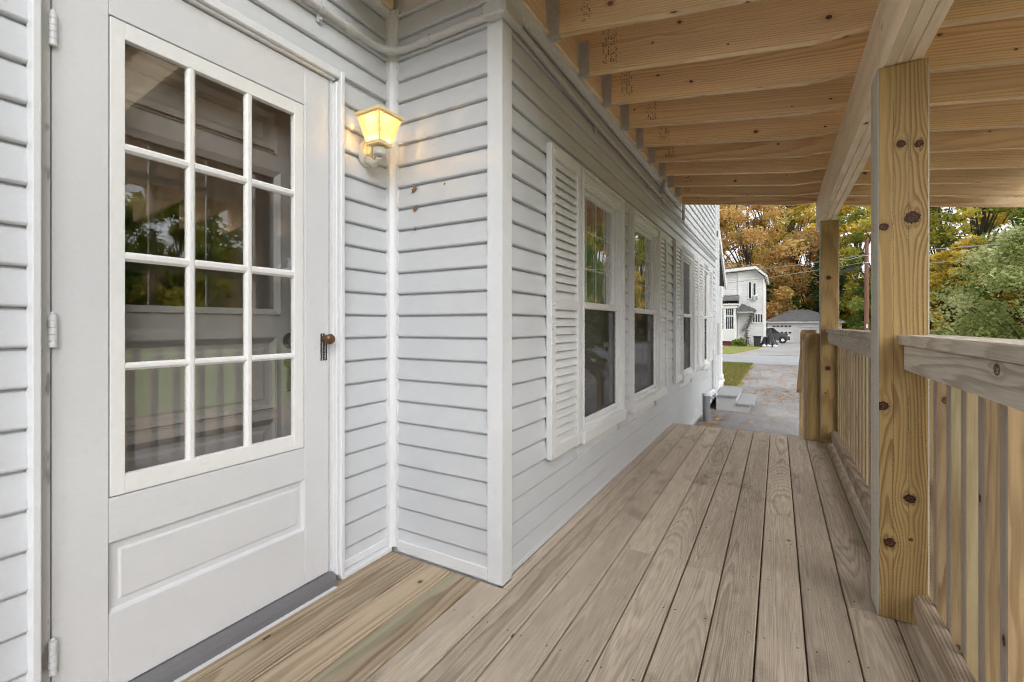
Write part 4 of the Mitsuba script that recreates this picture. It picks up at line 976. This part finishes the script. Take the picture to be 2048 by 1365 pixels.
# bay at the lower left
part(N, 'bay_window', cat(box(-6.0, -2.86, YN - 1.2, YN + 0.04, -0.25, 0.74, 0.02), box(-6.0, -2.78, YN - 1.28, YN + 0.04, 2.36, 2.62, 0.03), box(-6.0, -2.70, YN - 1.4, YN + 0.04, 2.62, 2.75, 0.03),
                          box(-3.76, -3.57, YN - 1.2, YN - 1.1, 0.74, 2.36), box(-3.03, -2.86, YN - 1.2, YN - 1.1, 0.74, 2.36), box(-4.6, -4.4, YN - 1.2, YN - 1.1, 0.74, 2.36), box(-2.96, -2.86, YN - 1.1, YN, 0.74, 2.36)), FARTRIM)
for x0 in (-3.57,):
    part(N, 'bay_pane', box(x0, x0 + 0.54, YN - 1.15, YN - 1.1, 0.74, 2.36), FARGLASS)
    part(N, 'bay_muntin', cat([box(x0 + q, x0 + q + 0.035, YN - 1.18, YN - 1.151, 0.74, 2.36) for q in (0.12, 0.25, 0.38)] + [box(x0, x0 + 0.54, YN - 1.185, YN - 1.151, 1.72, 1.82)]), FARTRIM)
part(N, 'bay_pane', box(-4.4, -3.76, YN - 1.15, YN - 1.1, 0.74, 2.36), FARGLASS)
part(N, 'bay_roof', prism([(YN - 1.5, 2.95), (YN - 1.5, 3.05), (YN + 0.04, 3.5), (YN + 0.04, 2.95)], 0, -6.2, -2.68), SHINGLE)
part(N, 'bay_fascia', box(-6.1, -2.72, YN - 1.35, YN + 0.02, 2.76, 2.945), DARK)
part(N, 'foundation', box(-8.0, -2.9, YN - 1.05, YN + 0.02, -0.75, -0.26), FOUNDRED)
part(N, 'entry_hood', prism([(-2.72, 2.12), (-1.50, 2.12), (-1.44, 2.20), (-1.50, 2.30), (-2.42, 2.75), (-2.78, 2.22)], 1, YN - 1.3, YN - 0.032), SHINGLE)
part(N, 'entry_fascia', box(-2.78, -1.65, YN - 1.25, YN - 0.032, 2.03, 2.118), FARTRIM)
# dead vine on the wall by the entry
g = np.random.default_rng(11)
vc, vr = [], []
for s in np.linspace(0, 1, 26):
    vc.append([-1.75 - 0.75 * s + 0.12 * g.normal() + 0.35 * (s > 0.6) * (s - 0.6) * 4 * 0.6, YN - 0.35, 1.98 - 2.3 * s])
    vr.append(0.10 + 0.12 * g.random())
v, f, uv = leaves(np.array(vc), np.array(vr), 900, 0.05, 12)
vk = thing('dead_vine', 'grey dead climbing vine hanging on the white neighbour house wall', 'vine')
part(vk, 'stem', cat([tube([(-2.0 + 0.1 * g.normal(), YN - 0.3, -0.6), (-2.2 + 0.1 * g.normal(), YN - 0.3, 0.6), (-1.95 + 0.1 * g.normal(), YN - 0.3, 1.4), (-1.75, YN - 0.35, 2.0)], 0.02, 5) for _ in range(4)]), BARK)
scene[vk + '__foliage'] = ply((v, f), mat('mat_dead_leaf', proc(lambda p, n, uv: mix((0.16, 0.14, 0.14), (0.34, 0.31, 0.30), uv.x)), 0.9), False, uv=uv)
# foundation plant
c_ = np.array([[-2.55 + 0.22 * g.normal(), YN - 2.0 + 0.2 * g.normal(), -0.35 + 0.12 * g.normal()] for _ in range(14)])
v, f, uv = leaves(c_, np.full(14, 0.2), 900, 0.06, 14)
pk = thing('flower_plant', 'bushy green plant at the foot of the neighbour house', 'plant')
scene[pk + '__foliage'] = ply((v, f), GREEN, False, uv=uv)
part(pk, 'stem', cat([tube([(-2.55, YN - 2.0, -0.62), (-2.55 + 0.25 * g.normal(), YN - 2.0, -0.2)], 0.012, 5) for _ in range(6)]), BARK)

G = thing('garage', 'low white garage with grey hip roof behind the dark car', 'garage')
YG = 54.5
part(G, 'wall', box(-0.90, 5.4, YG, YG + 6, -0.8, 1.3), FARSIDE)
part(G, 'fascia', box(-1.15, 5.65, YG - 0.3, YG + 6.3, 1.26, 1.42, 0.01), FARTRIM)
rv = np.array([(-1.2, YG - 0.35, 1.425), (5.7, YG - 0.35, 1.425), (5.7, YG + 6.4, 1.425), (-1.2, YG + 6.4, 1.425), (1.2, YG + 3.0, 2.66), (2.85, YG + 3.0, 2.66)])
part(G, 'roof', (rv, np.array([[0, 1, 5], [0, 5, 4], [1, 2, 5], [2, 3, 4], [2, 4, 5], [3, 0, 4], [0, 3, 2], [0, 2, 1]])), SHINGLE)
for x0, x1 in ((-0.49, 1.27), (2.09, 3.85)):
    dk = part(G, 'door', cat(box(x0 - 0.08, x0, YG - 0.05, YG - 0.001, -0.78, 0.78), box(x1, x1 + 0.08, YG - 0.05, YG - 0.001, -0.78, 0.78), box(x0 - 0.08, x1 + 0.08, YG - 0.05, YG - 0.001, 0.70, 0.78), box(x0, x1, YG - 0.02, YG - 0.001, -0.78, 0.7))
              if x0 < 0 else cat(box(x0, x1, YG - 0.03, YG - 0.001, -0.78, 0.80), box(x0, x1, YG - 0.12, YG - 0.031, 0.82, 0.90)), FARTRIM)
    if x0 < 0:
        for k in range(5):
            part(dk, 'pane', box(x0 + 0.06 + 0.35 * k, x0 + 0.30 + 0.35 * k, YG - 0.06, YG - 0.021, 0.86, 1.0), FARGLASS)
            part(dk, 'pane', box(x0 + 0.06 + 0.35 * k, x0 + 0.30 + 0.35 * k, YG - 0.04, YG - 0.021, 0.17, 0.34), FARGLASS)
part(G, 'sign', box(1.62, 1.78, YG - 0.03, YG - 0.001, 0.42, 0.5), GALV)

C = thing('parked_car', 'dark grey car parked nose right in front of the garage', 'car')
YC = 50.0
zg = gz(50)
body = prism([(-1.6, zg + 0.35), (-1.62, zg + 0.75), (-1.45, zg + 0.95), (0.12, zg + 0.98), (0.85, zg + 0.86), (0.98, zg + 0.70), (1.0, zg + 0.38), (0.75, zg + 0.28), (-1.5, zg + 0.28)], 1, YC, YC + 1.75)
part(C, 'body', body, CARPAINT)
part(C, 'cabin', prism([(-1.45, zg + 0.955), (-1.2, zg + 1.42), (-0.35, zg + 1.45), (0.15, zg + 0.985)], 1, YC + 0.12, YC + 1.63), FARGLASS)
part(C, 'roof', prism([(-1.22, zg + 1.42), (-1.18, zg + 1.47), (-0.36, zg + 1.50), (-0.30, zg + 1.455)], 1, YC + 0.10, YC + 1.65), CARWHITE)
part(C, 'bonnet_highlight' if False else 'bonnet', prism([(0.16, zg + 0.985), (0.84, zg + 0.87), (0.84, zg + 0.885), (0.16, zg + 1.0)], 1, YC + 0.1, YC + 1.65), CARPAINT)
for x in (-1.05, 0.42):
    wh = part(C, 'wheel', lathe([(0.12, -0.01), (0.30, -0.01), (0.32, 0.02), (0.32, 0.18), (0.30, 0.2), (0.1, 0.2)], (x, YC - 0.02, zg + 0.32), 1, 22), RUBBER, smooth=30)
    part(wh, 'rim', lathe([(0.0, -0.015), (0.05, -0.02), (0.19, -0.005), (0.21, 0.01), (0.21, 0.05)], (x, YC - 0.02, zg + 0.32), 1, 18), FARTRIM, smooth=30)
part(C, 'headlight', box(0.80, 0.965, YC - 0.01, YC + 0.25, zg + 0.66, zg + 0.78, 0.02), CARWHITE)
part(C, 'bumper', box(0.80, 1.03, YC + 0.02, YC + 1.73, zg + 0.33, zg + 0.52, 0.03), BLACKPLASTIC)

b1 = thing('trash_bin', 'dark grey wheeled bin standing left of the black plastic heap', 'trash bin')
zt = gz(40)
part(b1, 'body', (lambda m: (np.where(m[0][:, 2:3] < 0, (m[0] - [-1.35, 40, 0]) * [0.86, 0.86, 1] + [-1.35, 40, 0], m[0]), m[1]))(box(-1.60, -1.10, 39.75, 40.3, zt, 0.12, 0.02)), BINPLASTIC)
part(b1, 'lid', box(-1.63, -1.07, 39.70, 40.34, 0.122, 0.20, 0.025), BINPLASTIC)
g = np.random.default_rng(31)
for (cx, cy, w_, hgt, pk_, lab) in ((-0.83, 40.1, 0.34, 0.78, 0.9, 'low crumpled black plastic bag heap beside the bin'), (-0.38, 39.9, 0.36, 1.36, 1.0, 'taller peaked black plastic sheet heap in front of the car')):
    sp = trimesh.creation.icosphere(4, 1.0)
    v = np.array(sp.vertices)
    up = np.clip(v[:, 2], -0.2, 1)
    ang = np.arctan2(v[:, 1], v[:, 0])
    fold = 1 + 0.10 * np.sin(ang * 9 + 3 * v[:, 2]) * (1 - up) + 0.35 * (meshkit.fbm(v * 2.6 + cx * 7) - 0.5)
    rad_ = (1 - 0.75 * np.clip(up, 0, 1) ** 0.8) * fold
    v2_ = np.stack([cx + w_ * rad_ * np.cos(ang) + 0.10 * up * (pk_ > 0.95) * -1.2, cy + 0.5 * rad_ * np.sin(ang), zt + hgt * np.clip((up + 0.2) / 1.2, 0, 1) * (0.94 + 0.12 * meshkit.noise(v * 3))], 1)
    k_ = thing('plastic_heap', lab, 'plastic sheet', 'black plastic heaps', (v2_, np.array(sp.faces)), BLACKPLASTIC, 50)
for i, (x, y) in enumerate(((-0.86, 39.35), (-0.55, 39.3), (-0.15, 39.35))):
    sp = trimesh.creation.icosphere(2, 1.0)
    v = np.array(sp.vertices) * (1 + 0.6 * (meshkit.noise(np.array(sp.vertices) * 2 + i)[:, None] - 0.5)) * np.array([0.15, 0.1, 0.10]) + np.array([x, y, zt + 0.1])
    thing('white_bag', ['leftmost small white crumpled bag at the foot of the black heap', 'middle small white bag under the black plastic', 'rightmost white bag under the peaked black sheet'][i], 'bag', 'white bags under the black plastic', (v, np.array(sp.faces)), FARTRIM, 40)

# utility pole, street light, wires
P = thing('utility_pole', 'reddish brown wooden utility pole between the two porch posts', 'utility pole')
part(P, 'pole', tube([(4.02, 30, -0.7), (4.025, 30, 2.4), (4.03, 30, 5.5)], [0.115, 0.1, 0.085], 14), POLEW, smooth=40)
part(P, 'band', tube([(4.028, 30, 4.28), (4.028, 30, 4.33)], 0.108, 14), GALV)
part(P, 'band', tube([(4.026, 30, 4.66), (4.026, 30, 4.70)], 0.103, 14), GALV)
part(P, 'tag', box(3.99, 4.06, 29.87, 29.90, 0.9, 1.1), FARTRIM)
S = thing('street_light', 'black street light head reaching left from the utility pole', 'street light')
part(S, 'head', (lambda m: m)(prism([(2.86, 3.84), (3.40, 3.90), (3.55, 3.96), (3.57, 4.02), (3.30, 4.04), (2.98, 3.98), (2.86, 3.92)], 1, 29.85, 30.1)), BLACKPLASTIC)
part(S, 'arm', tube([(3.50, 29.97, 3.98), (3.75, 29.99, 4.10), (3.94, 30, 4.3)], 0.025, 8), BARK, smooth=40)


def wire(label, pts, r=0.016):
    p = np.array(pts, float)
    out = []
    for k in range(len(p) - 1):
        for s in np.linspace(0, 1, 9)[(1 if k else 0):]:
            q = p[k] * (1 - s) + p[k + 1] * s
            q[2] -= 4 * s * (1 - s) * 0.006 * np.linalg.norm(p[k + 1] - p[k])
            out.append(q)
    thing('power_line', label, 'wire', 'overhead wires', tube(out, r, 5), WIRE, 40)


wire('upper pale wire crossing from the neighbour house gable past both posts', [(-1.6, 41.3, 5.45), (4.03, 30.0, 4.75), (24, 30.0, 5.5)], 0.022)
wire('lower thin wire from the pole towards the right edge', [(4.03, 30.0, 4.05), (24, 30.2, 5.05)], 0.014)
wire('thin dark wire crossing the neighbour house wall', [(-12, 29, 3.0), (-2.7, 30, 3.53), (4.03, 30, 4.35)], 0.012)
wire('sagging white service loop left of the utility pole', [(2.6, 30.0, 4.62), (3.2, 30.0, 4.5), (4.0, 30.0, 4.72)], 0.018)

# ------------------------------------------------------------------ end
